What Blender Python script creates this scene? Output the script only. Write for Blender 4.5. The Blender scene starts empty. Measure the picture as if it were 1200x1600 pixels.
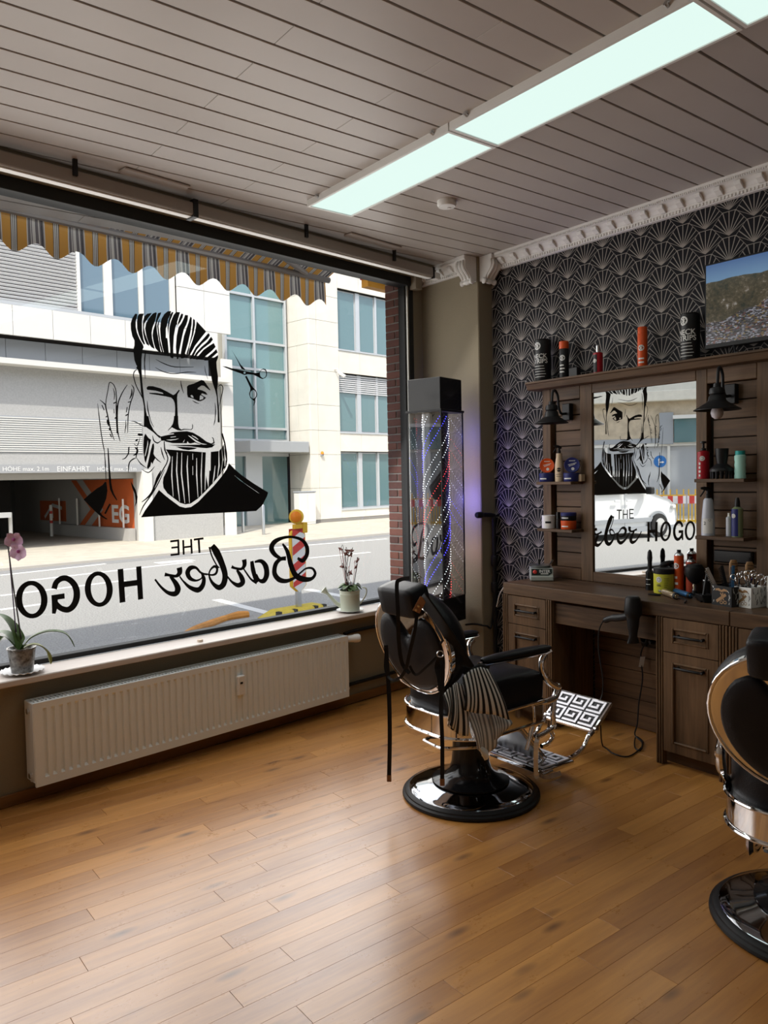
import bpy, bmesh, math, random
from mathutils import Vector, Matrix
from mathutils.geometry import tessellate_polygon
PI = math.pi; rnd = random.Random(7)
sc = bpy.context.scene; COL = sc.collection
# ------------------------------------------------------------------ camera
HC = 1.6; F = 1211.38; YAW = 0.911868; PIT = -0.0447138; ROL = -0.0195131; DW = 0.133017
fw = Vector((math.cos(YAW)*math.cos(PIT), math.sin(YAW)*math.cos(PIT), math.sin(PIT)))
r0 = Vector((math.sin(YAW), -math.cos(YAW), 0)); u0 = r0.cross(fw)
rt = math.cos(ROL)*r0 + math.sin(ROL)*u0; up = -math.sin(ROL)*r0 + math.cos(ROL)*u0
cam = bpy.data.cameras.new('camera'); co = bpy.data.objects.new('camera', cam); COL.objects.link(co)
co.matrix_world = Matrix(((rt.x, up.x, -fw.x, 0), (rt.y, up.y, -fw.y, 0), (rt.z, up.z, -fw.z, HC), (0, 0, 0, 1)))
cam.sensor_fit = 'HORIZONTAL'; cam.sensor_width = 36; cam.lens = 36*F/1200; cam.clip_start = .05; cam.clip_end = 300
sc.camera = co
# ------------------------------------------------------------------ world, sun, exposure
w = bpy.data.worlds.new('world'); sc.world = w; w.use_nodes = True
nt = w.node_tree; bg = nt.nodes['Background']
sky = nt.nodes.new('ShaderNodeTexSky'); sky.sky_type = 'NISHITA'; sky.sun_disc = False
sky.sun_elevation = math.radians(52); sky.sun_rotation = 0; sky.air_density = 1.0; sky.dust_density = 2.0
hs_ = nt.nodes.new('ShaderNodeHueSaturation'); hs_.inputs['Saturation'].default_value = .5; nt.links.new(sky.outputs[0], hs_.inputs['Color']); nt.links.new(hs_.outputs[0], bg.inputs[0]); bg.inputs[1].default_value = 0.36
uw = Vector((math.cos(DW), math.sin(DW), 0)); nw = Vector((-math.sin(DW), math.cos(DW), 0))
sd = uw*.81 + nw*.586                                   # where the shadows point on the ground
sunv = Vector((sd.x, sd.y, -math.tan(math.radians(52)))).normalized()
sl = bpy.data.lights.new('sun', 'SUN'); sl.energy = 4.2; sl.angle = math.radians(.6); sl.color = (1, .95, .86)
so = bpy.data.objects.new('sun', sl); COL.objects.link(so); so.rotation_euler = sunv.to_track_quat('-Z', 'Y').to_euler()
so.location = (-6, -6, 20)
sky.sun_rotation = math.atan2(-sunv.x, -sunv.y)
FILLS = []
def window_fill(name, energy, tilt, color):                  # area lamp added at the shop window to boost the light indoors
    dl = bpy.data.lights.new(name, 'AREA'); dl.shape = 'RECTANGLE'; dl.size = 4.6; dl.size_y = 2.3; dl.energy = energy; dl.color = color; dl.spread = math.radians(170)
    o = bpy.data.objects.new(name, dl); COL.objects.link(o); o.location = uw*2.15+nw*4.24+Vector((0, 0, 1.88)); FILLS.append(o)
    o.rotation_euler = (-nw*math.cos(tilt)-Vector((0, 0, math.sin(tilt)))).to_track_quat('-Z', 'Y').to_euler()
window_fill('street_fill', 45, 0, (1, .96, .9)); window_fill('sky_fill', 54, math.radians(38), (1, .98, .95))
vs = sc.view_settings; sc.display_settings.display_device = 'sRGB'
vs.view_transform = 'Standard'; vs.look = 'None'; vs.gamma = 1; vs.use_curve_mapping = False; vs.exposure = 0.0
sc.cycles.use_denoising = True; sc.cycles.max_bounces = 10; sc.cycles.diffuse_bounces = 5; sc.cycles.transparent_max_bounces = 16
sc.cycles.sample_clamp_indirect = 6; sc.cycles.caustics_reflective = False; sc.cycles.caustics_refractive = False
# ------------------------------------------------------------------ photo ray helpers: a pixel ray meets a real plane
CAM = Vector((0, 0, HC))
def ray(x, y): return rt*((x-600)/F) - up*((y-800)/F) + fw
def hit(x, y, n, c):
    d = ray(x, y); return CAM + d*((c - n.dot(CAM))/n.dot(d))
def onz(x, y, z): return hit(x, y, Vector((0, 0, 1)), z)
def onx(x, y, c): return hit(x, y, Vector((1, 0, 0)), c)
def ony(x, y, c): return hit(x, y, Vector((0, 1, 0)), c)
def ont(x, y, t): return hit(x, y, nw, t)                 # plane parallel to the shop window
def W(s, t, z): return uw*s + nw*t + Vector((0, 0, z))     # window-wall coordinates -> world
def st(P): return (uw.dot(P), nw.dot(P), P.z)
# ------------------------------------------------------------------ materials
def nodes(name):
    m = bpy.data.materials.new(name); m.use_nodes = True; t = m.node_tree
    return m, t, t.nodes['Principled BSDF']
class NB:                                                 # small node-expression helper
    def __init__(s, t): s.t = t
    def n(s, typ, **k):
        o = s.t.nodes.new(typ)
        for a, b in k.items(): setattr(o, a, b)
        return o
    def lk(s, a, b):
        if isinstance(a, (int, float)): b.default_value = a
        elif isinstance(a, tuple): b.default_value = a if len(a) == len(b.default_value) else (*a, 1)
        else: s.t.links.new(a, b)
    def m(s, op, *a, clamp=False):
        o = s.n('ShaderNodeMath', operation=op, use_clamp=clamp)
        for i, v in enumerate(a): s.lk(v, o.inputs[i])
        return o.outputs[0]
    def mix(s, f, a, b):
        o = s.n('ShaderNodeMix', data_type='RGBA'); s.lk(f, o.inputs[0]); s.lk(a, o.inputs[6]); s.lk(b, o.inputs[7]); return o.outputs[2]
    def pos(s): return s.n('ShaderNodeNewGeometry').outputs['Position']
    def obj(s): return s.n('ShaderNodeTexCoord').outputs['Object']
    def xyz(s, v):
        o = s.n('ShaderNodeSeparateXYZ'); s.lk(v, o.inputs[0]); return o.outputs
    def scl(s, v, k):
        o = s.n('ShaderNodeMapping'); s.lk(v, o.inputs[0]); o.inputs['Scale'].default_value = k; return o.outputs[0]
    def noise(s, v, scale, detail=3, rough=.55):
        o = s.n('ShaderNodeTexNoise'); s.lk(v, o.inputs['Vector']); o.inputs['Scale'].default_value = scale
        o.inputs['Detail'].default_value = detail; o.inputs['Roughness'].default_value = rough; return o.outputs[0]
    def ramp(s, f, stops):
        o = s.n('ShaderNodeValToRGB'); s.lk(f, o.inputs[0]); e = o.color_ramp.elements
        while len(e) < len(stops): e.new(.5)
        for i, (p, c) in enumerate(stops): e[i].position = p; e[i].color = (*c, 1)
        return o.outputs[0]
    def bump(s, bsdf, h, strength=.3, dist=.01):
        o = s.n('ShaderNodeBump'); o.inputs['Strength'].default_value = strength; o.inputs['Distance'].default_value = dist
        s.lk(h, o.inputs['Height']); s.t.links.new(o.outputs[0], bsdf.inputs['Normal'])
def mat(name, c, rough=.5, metal=0., var=0., vs_=8., bump=0., bs=60., coat=0., spec=.22, emit=0., alpha=None):
    m, t, b = nodes(name); N = NB(t)
    b.inputs['Roughness'].default_value = rough; b.inputs['Metallic'].default_value = metal
    if coat: b.inputs['Coat Weight'].default_value = coat; b.inputs['Coat Roughness'].default_value = .06
    if spec is not None: b.inputs['Specular IOR Level'].default_value = spec
    if var:
        f = N.noise(N.pos(), vs_); d = tuple(max(0, v*(1-var)) for v in c); h = tuple(min(1, v*(1+var)) for v in c)
        N.lk(N.ramp(f, [(.3, d), (.7, h)]), b.inputs['Base Color'])
    else: b.inputs['Base Color'].default_value = (*c, 1)
    if bump: N.bump(b, N.noise(N.pos(), bs, 4), bump, .004)
    if emit: b.inputs['Emission Color'].default_value = (*c, 1); b.inputs['Emission Strength'].default_value = emit
    if alpha is not None: b.inputs['Alpha'].default_value = alpha
    return m
def wood(name, axis, dark, light, scale=9., rough=.45, rand=0., stretch=14., bump=.05):
    m, t, b = nodes(name); N = NB(t); p = N.pos(); k = [1., 1., 1.]; k[axis] = 1/stretch
    v = N.scl(p, k)
    if rand:
        r = N.n('ShaderNodeObjectInfo').outputs['Random']; a = N.n('ShaderNodeVectorMath', operation='ADD')
        N.lk(v, a.inputs[0]); cx = N.n('ShaderNodeCombineXYZ')
        for i in range(3): N.lk(N.m('MULTIPLY', r, 17.+i*5), cx.inputs[i])
        N.lk(cx.outputs[0], a.inputs[1]); v = a.outputs[0]
    f = N.noise(v, scale, 6, .62); g = N.noise(v, scale*7, 3, .6)
    h = N.m('ADD', N.m('MULTIPLY', f, .72), N.m('MULTIPLY', g, .28))
    if rand: h = N.m('ADD', h, N.m('MULTIPLY', N.m('SUBTRACT', r, .5), rand))
    mid = tuple((a_+b_)/2 for a_, b_ in zip(dark, light))
    N.lk(N.ramp(h, [(.32, dark), (.5, mid), (.68, light)]), b.inputs['Base Color'])
    b.inputs['Roughness'].default_value = rough; b.inputs['Specular IOR Level'].default_value = .2
    if bump: N.bump(b, g, bump, .003)
    return m
def pane_mat(name, tint=(1, 1, 1), refl=1.0):             # clear sheet of glass: light passes straight, fresnel mirror on top
    m = bpy.data.materials.new(name); m.use_nodes = True; t = m.node_tree; t.nodes.clear(); N = NB(t)
    o = N.n('ShaderNodeOutputMaterial'); tr = N.n('ShaderNodeBsdfTransparent'); tr.inputs[0].default_value = (*tint, 1)
    g = N.n('ShaderNodeBsdfGlossy'); g.inputs['Roughness'].default_value = 0.0; mx = N.n('ShaderNodeMixShader')
    fr = N.n('ShaderNodeFresnel'); fr.inputs[0].default_value = 1.5
    N.lk(N.m('MULTIPLY', fr.outputs[0], refl, clamp=True), mx.inputs[0]); t.links.new(tr.outputs[0], mx.inputs[1]); t.links.new(g.outputs[0], mx.inputs[2])
    t.links.new(mx.outputs[0], o.inputs[0]); return m
# ------------------------------------------------------------------ mesh builder
MATX = {}                                                 # world matrix of every thing, so that parts can be modelled in place
class MB:
    def __init__(s, T=None): s.v = []; s.f = []; s.mi = []; s.T = T; s.uv = {}
    def add(s, vs, fs, mi=0):
        b = len(s.v); s.v += [Vector(s.T(*p)) if s.T else Vector(p) for p in vs]
        for f in fs: s.f.append([b+i for i in f]); s.mi.append(mi)
        return s
    def box(s, x0, x1, y0, y1, z0, z1, mi=0):
        return s.add([(x, y, z) for z in (z0, z1) for y in (y0, y1) for x in (x0, x1)],
                     [(0, 2, 3, 1), (4, 5, 7, 6), (0, 1, 5, 4), (2, 6, 7, 3), (0, 4, 6, 2), (1, 3, 7, 5)], mi)
    def obox(s, c, ax, ay, az, mi=0):                     # oriented box: half-axis vectors
        c, ax, ay, az = Vector(c), Vector(ax), Vector(ay), Vector(az)
        return s.add([c+ax*i+ay*j+az*k for k in (-1, 1) for j in (-1, 1) for i in (-1, 1)],
                     [(0, 2, 3, 1), (4, 5, 7, 6), (0, 1, 5, 4), (2, 6, 7, 3), (0, 4, 6, 2), (1, 3, 7, 5)], mi)
    def loft(s, rings, caps=True, closed=False, mi=0):
        n = len(rings[0]); vs = [p for r in rings for p in r]; fs = []; L = len(rings)
        for i in range(L if closed else L-1):
            for j in range(n): fs.append((i*n+j, i*n+(j+1) % n, ((i+1) % L)*n+(j+1) % n, ((i+1) % L)*n+j))
        if caps and not closed: fs += [tuple(range(n))[::-1], tuple((L-1)*n+j for j in range(n))]
        return s.add(vs, fs, mi)
    def tube(s, pts, r, n=8, mi=0, closed=False, flat=1., ref=None):
        P = [Vector(p) for p in pts]; L = len(P); R = r if isinstance(r, (list, tuple)) else [r]*L; rings = []; prev = None
        for i in range(L):
            a = P[(i+1) % L] if (closed or i < L-1) else P[i]; b = P[i-1] if (closed or i > 0) else P[i]
            t = (a-b).normalized()
            if prev is None:
                q = Vector(ref) if ref else (Vector((0, 0, 1)) if abs(t.z) < .9 else Vector((1, 0, 0)))
            else: q = prev
            nrm = (q - t*q.dot(t)).normalized(); bn = t.cross(nrm); prev = nrm
            rings.append([P[i] + nrm*math.cos(2*PI*j/n)*R[i] + bn*math.sin(2*PI*j/n)*R[i]*flat for j in range(n)])
        return s.loft(rings, True, closed, mi)
    def lathe(s, prof, n=24, c=(0, 0, 0), mi=0, ax=None, a0=0., a1=2*PI, caps=True):
        c = Vector(c); Z = Vector(ax).normalized() if ax else Vector((0, 0, 1))
        X = (Vector((1, 0, 0)) if abs(Z.x) < .9 else Vector((0, 1, 0))); X = (X - Z*X.dot(Z)).normalized(); Y = Z.cross(X)
        rings = [[c + Z*z + X*(r*math.cos(2*PI*j/n)) + Y*(r*math.sin(2*PI*j/n)) for j in range(n)] for r, z in prof]
        return s.loft(rings, caps, False, mi)
    def poly(s, pts, holes=(), th=0., d=(0, 0, 1), mi=0): # flat polygon with holes, optionally extruded along d
        P = [Vector(p) for p in pts]; H = [[Vector(q) for q in h] for h in holes]
        loops = [P]+H; allp = [q for l in loops for q in l]; tri = tessellate_polygon(loops)
        if not th: return s.add(allp, [tuple(t) for t in tri], mi)
        d = Vector(d)*th; n = len(allp)
        fs = [tuple(t) for t in tri] + [tuple(n+i for i in reversed(t)) for t in tri]; k = 0
        for l in loops:
            m = len(l)
            for i in range(m): fs.append((k+i, k+(i+1) % m, n+k+(i+1) % m, n+k+i))
            k += m
        return s.add(allp+[q+d for q in allp], fs, mi)
    def stroke(s, pts, wd, nrm, th=0., mi=0):             # flat brush stroke in a plane with normal nrm
        P = [Vector(p) for p in pts]; L = len(P); Wd = wd if isinstance(wd, (list, tuple)) else [wd]*L; nrm = Vector(nrm); a = []; b = []
        for i in range(L):
            t = (P[min(i+1, L-1)]-P[max(i-1, 0)]).normalized(); q = nrm.cross(t).normalized()*Wd[i]*.5; a.append(P[i]+q); b.append(P[i]-q)
        k = 2*L; vs = a+b; fs = [(i, i+1, L+i+1, L+i) for i in range(L-1)]
        if th:
            vs += [v+nrm*th for v in vs]; g = [tuple(k+i for i in reversed(f)) for f in fs]
            rim = list(range(L))+list(range(2*L-1, L-1, -1)); m = len(rim)
            fs += g + [(rim[i], rim[(i+1) % m], k+rim[(i+1) % m], k+rim[i]) for i in range(m)]
        return s.add(vs, fs, mi)
    def grid(s, fn, nu, nv, mi=0, th=0.):
        vs = [fn(i/nu, j/nv) for j in range(nv+1) for i in range(nu+1)]; n = nu+1; b = len(s.v)
        fs = [(j*n+i, j*n+i+1, (j+1)*n+i+1, (j+1)*n+i) for j in range(nv) for i in range(nu)]
        s.add(vs, fs, mi)
        for j in range(nv+1):
            for i in range(nu+1): s.uv[b+j*n+i] = (i/nu, j/nv)
        return s
    def mesh(s, name, mats, M=None, bevel=0, smooth=35, seg=1, recalc=True):
        me = bpy.data.meshes.new(name); inv = M.inverted() if M else None
        me.from_pydata([tuple(inv @ v) if inv else tuple(v) for v in s.v], [], s.f)
        for m in (mats if isinstance(mats, (list, tuple)) else [mats]): me.materials.append(m)
        for p, k in zip(me.polygons, s.mi): p.material_index = k
        if s.uv:
            uvl = me.uv_layers.new(name='UVMap')
            for l in me.loops: uvl.data[l.index].uv = s.uv.get(l.vertex_index, (0, 0))
        bm = bmesh.new(); bm.from_mesh(me)
        if recalc: bmesh.ops.recalc_face_normals(bm, faces=bm.faces)
        if bevel: bmesh.ops.bevel(bm, geom=bm.edges[:], offset=bevel, segments=seg, affect='EDGES', profile=.6, clamp_overlap=True)
        bm.to_mesh(me); bm.free()
        if smooth:
            me.polygons.foreach_set('use_smooth', [True]*len(me.polygons)); me.set_sharp_from_angle(angle=math.radians(smooth))
        return me
    def build(s, name, mats, parent=None, loc=None, rotz=0, **k):
        M = MATX[parent] if parent else (Matrix.Translation(Vector(loc)) @ Matrix.Rotation(rotz, 4, 'Z') if loc is not None else Matrix())
        o = bpy.data.objects.new(name, s.mesh(name, mats, M, **k)); COL.objects.link(o); MATX[o] = M
        if parent: o.parent = parent
        else: o.matrix_world = M
        return o
def thing(name, label, cat, loc=(0, 0, 0), rotz=0, group=None):
    o = bpy.data.objects.new(name, None); COL.objects.link(o); o.empty_display_size = .1
    o.location = loc; o.rotation_euler = (0, 0, rotz); MATX[o] = Matrix.Translation(Vector(loc)) @ Matrix.Rotation(rotz, 4, 'Z')
    return tag(o, label, cat, group)
def tag(o, label, cat, group=None):
    o['label'] = label; o['category'] = cat
    if group: o['group'] = group
    return o
def struct(o, label=None, cat=None):
    o['kind'] = 'structure'
    if label: o['label'] = label
    if cat: o['category'] = cat
    return o
def stuff(o): o['kind'] = 'stuff'; return o
def piece(name, me, parent, world_pos, rotz=None):        # one of many alike pieces sharing mesh data
    o = bpy.data.objects.new(name, me); COL.objects.link(o); o.parent = parent
    MATX[o] = Matrix.Translation(Vector(world_pos))
    if rotz is not None: MATX[o] = MATX[o] @ Matrix.Rotation(rotz, 4, 'Z')
    o.matrix_basis = MATX[parent].inverted() @ MATX[o]; return o
def dup(root, loc, rotz, label, group=None):
    r = root.copy(); COL.objects.link(r); r.location = loc; r.rotation_euler = (0, 0, rotz); r['label'] = label
    if group: r['group'] = group
    for ch in root.children:
        c = ch.copy(); COL.objects.link(c); c.parent = r
        for g in ch.children:
            d = g.copy(); COL.objects.link(d); d.parent = c
    return r
def text_mb(txt, size, T, th=.0, spacing=1.0, bold=0.):   # lettering: T maps (x, y) -> world, returns MB
    cu = bpy.data.curves.new('txt', 'FONT'); cu.body = txt; cu.size = size; cu.align_x = 'CENTER'; cu.align_y = 'CENTER'
    cu.space_character = spacing; cu.offset = bold; cu.resolution_u = 3
    o = bpy.data.objects.new('txt', cu); COL.objects.link(o)
    dg = bpy.context.evaluated_depsgraph_get(); me = bpy.data.meshes.new_from_object(o.evaluated_get(dg))
    mb = MB(); mb.add([T(v.co.x, v.co.y) for v in me.vertices], [tuple(p.vertices) for p in me.polygons])
    bpy.data.objects.remove(o); bpy.data.curves.remove(cu); bpy.data.meshes.remove(me); return mb
def catmull(pts, n=6):
    P = [Vector(p) for p in pts]; out = []
    for i in range(len(P)-1):
        a, b, c, d = P[max(i-1, 0)], P[i], P[i+1], P[min(i+2, len(P)-1)]
        for k in range(n):
            t = k/n; out.append(.5*((2*b)+(c-a)*t+(2*a-5*b+4*c-d)*t*t+(3*b-a-3*c+d)*t**3))
    out.append(P[-1]); return out
def interp(vals, n):
    out = []
    for i in range(len(vals)-1):
        for k in range(n): out.append(vals[i]+(vals[i+1]-vals[i])*k/n)
    return out+[vals[-1]]
# ------------------------------------------------------------------ palette
M_ceil = mat('ceiling paint', (.45, .41, .38), .36, var=.04, vs_=2)
M_dark = mat('shadow gap', (.03, .027, .025), .8)
M_beige = mat('beige wall paint', (.25, .213, .15), .75, bump=.5, bs=120)
M_white = mat('white lacquer', (.78, .78, .76), .35)
M_plast = mat('white plaster', (.74, .73, .71), .6, var=.03, vs_=30)
M_black = mat('black plastic', (.012, .012, .013), .38)
M_blackgl = mat('gloss black', (.008, .008, .009), .12, spec=.3)
M_leather = mat('black leatherette', (.012, .012, .014), .36, spec=.15, bump=.25, bs=220)
M_chrome = mat('chrome', (.78, .78, .79), .06, metal=1)
M_steel = mat('brushed steel', (.55, .56, .57), .28, metal=1)
M_frame = mat('black window frame', (.02, .021, .022), .45)
M_alu = mat('aluminium trim', (.55, .55, .52), .35, metal=.8)
M_woodH = wood('dark oak along y', 1, (.028, .015, .008), (.165, .094, .05), 7)
M_woodV = wood('dark oak along z', 2, (.03, .017, .009), (.18, .104, .055), 9)
M_woodX = wood('dark oak along x', 0, (.035, .02, .012), (.13, .08, .045), 7)
M_pane = pane_mat('window glass')
M_brick = None
def mk_brick():
    m, t, b = nodes('red brown clinker'); N = NB(t); r = N.n('ShaderNodeObjectInfo').outputs['Random']
    f = N.noise(N.pos(), 30, 4); h = N.m('ADD', N.m('MULTIPLY', r, .6), N.m('MULTIPLY', f, .4))
    N.lk(N.ramp(h, [(.2, (.13, .05, .04)), (.5, (.22, .08, .06)), (.8, (.3, .11, .075))]), b.inputs['Base Color']); b.inputs['Roughness'].default_value = .7
    N.bump(b, f, .3, .004); return m
M_brick = mk_brick(); M_mortar = mat('mortar', (.5, .47, .44), .9, var=.08, vs_=60)
def mk_wallpaper():
    m, t, b = nodes('art deco fan wallpaper'); N = NB(t); X = N.xyz(N.pos()); u, v = X[1], X[2]; a, h = .1405, .1405; ds = []
    for k in (0, 1):
        x = N.m('ABSOLUTE', N.m('WRAP', N.m('SUBTRACT', u, 3.536+k*a), a, -a)); y = N.m('WRAP', N.m('SUBTRACT', v, 2.698+k*h/2), h, 0.)
        lo = N.m('MULTIPLY', x, .57); hi = N.m('MINIMUM', h*.96, N.m('SUBTRACT', h*.96+1.17*.29*a, N.m('MULTIPLY', x, 1.17)))
        d = N.m('ABSOLUTE', N.m('MULTIPLY', N.m('SUBTRACT', hi, y), .72)); d = N.m('MINIMUM', d, N.m('MULTIPLY', N.m('ABSOLUTE', N.m('SUBTRACT', y, lo)), .87))
        for ph in (0, 15.5, 31, 46):
            c, s_ = math.cos(math.radians(ph)), math.sin(math.radians(ph))
            d = N.m('MINIMUM', d, N.m('ABSOLUTE', N.m('SUBTRACT', N.m('MULTIPLY', x, c), N.m('MULTIPLY', y, s_))))
        r2 = N.m('SQRT', N.m('ADD', N.m('MULTIPLY', x, x), N.m('MULTIPLY', y, y))); d = N.m('MINIMUM', d, N.m('MULTIPLY', N.m('SUBTRACT', r2, .012), .4))
        ok = N.m('MULTIPLY', N.m('GREATER_THAN', y, lo), N.m('LESS_THAN', y, hi)); ds.append(N.m('ADD', d, N.m('MULTIPLY', N.m('SUBTRACT', 1., ok), 9.)))
    d = N.m('MINIMUM', ds[0], ds[1]); k = N.m('LESS_THAN', d, .0026)
    N.lk(N.mix(k, (.009, .009, .012), (.27, .245, .225)), b.inputs['Base Color']); N.lk(N.m('SUBTRACT', .6, N.m('MULTIPLY', k, .12)), b.inputs['Roughness']); b.inputs['Specular IOR Level'].default_value = .12
    return m
M_paper = mk_wallpaper()
def mk_floor():
    m = wood('honey oak laminate', 0, (.34, .135, .030), (.66, .31, .078), 6., .3, rand=.16, stretch=11., bump=.0)
    t = m.node_tree; N = NB(t); b = t.nodes['Principled BSDF']; p = N.scl(N.pos(), (3, 9, 1))
    src = b.inputs['Base Color'].links[0].from_socket; kn = N.n('ShaderNodeTexVoronoi'); N.lk(p, kn.inputs['Vector']); kn.inputs['Scale'].default_value = .8
    k = N.m('SUBTRACT', 1., N.m('DIVIDE', kn.outputs['Distance'], .17), clamp=True); N.lk(N.mix(N.m('MULTIPLY', k, .95), src, (.09, .03, .010)), b.inputs['Base Color'])
    n = N.noise(N.pos(), 7, 5, .7); sc_ = N.noise(N.scl(N.pos(), (14, 40, 1)), 2.2, 5, .8)
    N.lk(N.m('ADD', .16, N.m('ADD', N.m('MULTIPLY', n, .16), N.m('MULTIPLY', sc_, .12))), b.inputs['Roughness']); N.bump(b, sc_, .10, .0012)
    b.inputs['Specular IOR Level'].default_value = .8; b.inputs['Coat Weight'].default_value = .9; b.inputs['Coat Roughness'].default_value = .34; return m
M_floor = mk_floor()
# ------------------------------------------------------------------ room shell
fl = struct(MB().box(-1.6, 4.6, -3.5, 4.8, -.3, -.008).build('floor', M_floor), 'honey coloured wood laminate floor', 'floor')
bme = MB().box(-.5993, .5993, -.0480, .0480, -.012, 0).mesh('board', M_floor, bevel=.0004)
for r in range(43):
    y = .205+r*.0965; off = (r*.437+.1*(r % 3)) % 1.2
    for k in range(6):
        x = -1.3+off+k*1.2
        if -1.0 < x < 4.9 and not (x > 4.6): piece('board', bme, fl, (x, y, .0))
ce = struct(MB().box(-1.6, 4.5, -3.5, 4.9, 3.212, 3.3).build('ceiling', M_dark), 'panelled ceiling of long pale boards', 'ceiling')
ml = {}
for r in range(-14, 14):
    y0 = 2.847+r*.1507+.005; xj = 1.5 if r % 2 else 2.08
    for xa, xb in ((-1.6, xj-.0008), (xj+.0008, 4.23)):
        key = round(xb-xa, 3)
        if key not in ml: ml[key] = MB().box(0, xb-xa, 0, .141, 0, .014).mesh('panel', M_ceil, bevel=.002)
        piece('panel', ml[key], ce, (xa, y0, 3.2))
struct(MB().box(-1.6, 4.23, -3.5, .72, 3.2, 3.212).build('trim_1', M_ceil), 'plain pale ceiling strip behind the camera', 'ceiling trim')
wr = struct(MB().box(4.23, 4.4, -3.5, 4.75, -.3, 3.3).build('wall_right', M_paper), 'black wall with grey art deco fan wallpaper', 'wall')
struct(MB().box(4.09, 4.35, 4.104, 4.9, -.3, 3.25).build('wall_pier', M_beige, bevel=.006), 'beige plastered pier at the window corner', 'wall')
struct(MB().box(-1.75, -1.6, -3.5, 4.2, -.3, 3.3).build('wall_left', mat('cream back wall', (.5, .46, .4), .8)), 'beige wall at the left', 'wall')
struct(MB().box(-1.75, 4.4, -3.65, -3.5, -.3, 3.3).build('wall_back', mat('cream rear wall', (.5, .46, .4), .8)), 'beige wall at the back of the shop', 'wall')
f = MB(W); f.box(-2.2, 4.72, 4.016, 4.3, -.3, .612); f.box(-2.2, -.3, 4.016, 4.3, .612, 3.25); f.box(4.57, 5.2, 4.15, 4.42, .6, 3.25)
f.box(-2.2, 4.72, 3.9, 4.32, 3.158, 3.3)
wf = struct(f.build('wall_front', M_beige), 'beige front wall below and around the shop window', 'wall')
up_ = MB(W).box(-12, 30, 4.4, 4.7, 3.75, 10.2).build('wall_upper', mat('grey render', (.45, .44, .42), .85)); struct(up_, 'upper storeys of the building above the shop', 'wall')
wm = MB(W).box(-.55, .55, -.06, .0, -.8, .8).mesh('pane', mat('upper pane', (.09, .12, .14), .05), None)
for s_ in (-8, -4.5, -1, 2.5, 6, 9.5, 13, 16.5, 20, 23.5):
    for z in (5.3, 8.3): o = piece('pane', wm, up_, W(s_, 4.76, z))
M_base = wood('oak skirting', 0, (.13, .055, .018), (.27, .13, .045), 6, .35)
struct(MB(W).box(-2.2, 4.70, 4.0, 4.016, 0, .062).build('baseboard_front', M_base, bevel=.004), 'wooden skirting board below the window', 'baseboard')
# window
w1 = thing('window_1', 'large shop window in a thin black frame', 'window', W(2, 4.19, .645), DW); w1['kind'] = 'structure'
MB(W).box(-.3, 4.57, 4.172, 4.235, .645, .672).build('frame_bar', M_frame, w1, bevel=.003)
MB(W).box(-.3, 4.57, 4.13, 4.24, 3.09, 3.158).build('frame_bar', M_frame, w1, bevel=.003)
MB(W).box(4.508, 4.524, 4.15, 4.235, .683, 3.09).build('jamb_strip', M_alu, w1)
MB(W).box(4.524, 4.57, 4.145, 4.235, .683, 3.12).build('frame_bar', M_frame, w1)
MB(W).box(4.496, 4.508, 4.17, 4.235, .683, 3.09).build('frame_bar', M_frame, w1)
MB(W).box(-.3, -.25, 4.15, 4.235, .683, 3.09).build('frame_bar', M_frame, w1)
MB(W).box(4.535, 4.61, 4.08, 4.15, 3.06, 3.2).build('bracket_block', mat('dun plastic', (.30, .26, .2), .6), w1, bevel=.003)
MB(W).add([(-.25, 4.19, .683), (4.496, 4.19, .683), (4.496, 4.19, 3.09), (-.25, 4.19, 3.09)], [(0, 1, 2, 3)]).build('pane', M_pane, w1, recalc=False)
M_sill = wood('pale washed sill', 0, (.55, .49, .45), (.75, .70, .66), 4, .3, stretch=20)
MB(W).box(-.3, 4.66, 3.935, 4.15, .612, .645).build('sill', M_sill, w1, bevel=.005)
# curtain rail housing under the ceiling at the window
cr = thing('curtain_rail', 'long beige curtain rail housing under the ceiling above the window', 'curtain rail', W(2, 3.86, 3.075), DW)
M_rail = mat('taupe rail', (.34, .31, .28), .5); M_litface = mat('lit rail underside', (.85, .85, .82), .4)
for a, b in ((-2.1, 2.405), (2.425, 4.44)):
    MB(W).box(a, b, 3.815, 3.89, 3.084, 3.152).build('rail', M_rail, cr, bevel=.006)
    MB(W).box(a, b, 3.835, 3.878, 3.076, 3.084).build('strip', M_litface, cr)  # housing underside coloured white for the outdoor light falling on it
MB(W).box(2.4, 2.432, 3.808, 3.895, 3.07, 3.17).build('joint_cap', M_frame, cr, bevel=.003)
MB(W).box(4.44, 4.452, 3.812, 3.892, 3.074, 3.156).build('end_cap', M_frame, cr)
MB(W).box(4.452, 4.54, 3.83, 3.892, 3.082, 3.13).build('end_block', M_plast, cr, bevel=.006)
for s_ in (1.72, 3.2, 4.0): MB(W).box(s_, s_+.022, 3.80, 3.815, 3.12, 3.2).build('bracket', M_frame, cr)
for a, b in ((1.95, 2.33), (3.52, 4.0)): MB(W).box(a, b, 3.72, 3.80, 3.187, 3.2).build('cover_strip', M_ceil, cr, bevel=.005)
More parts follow.
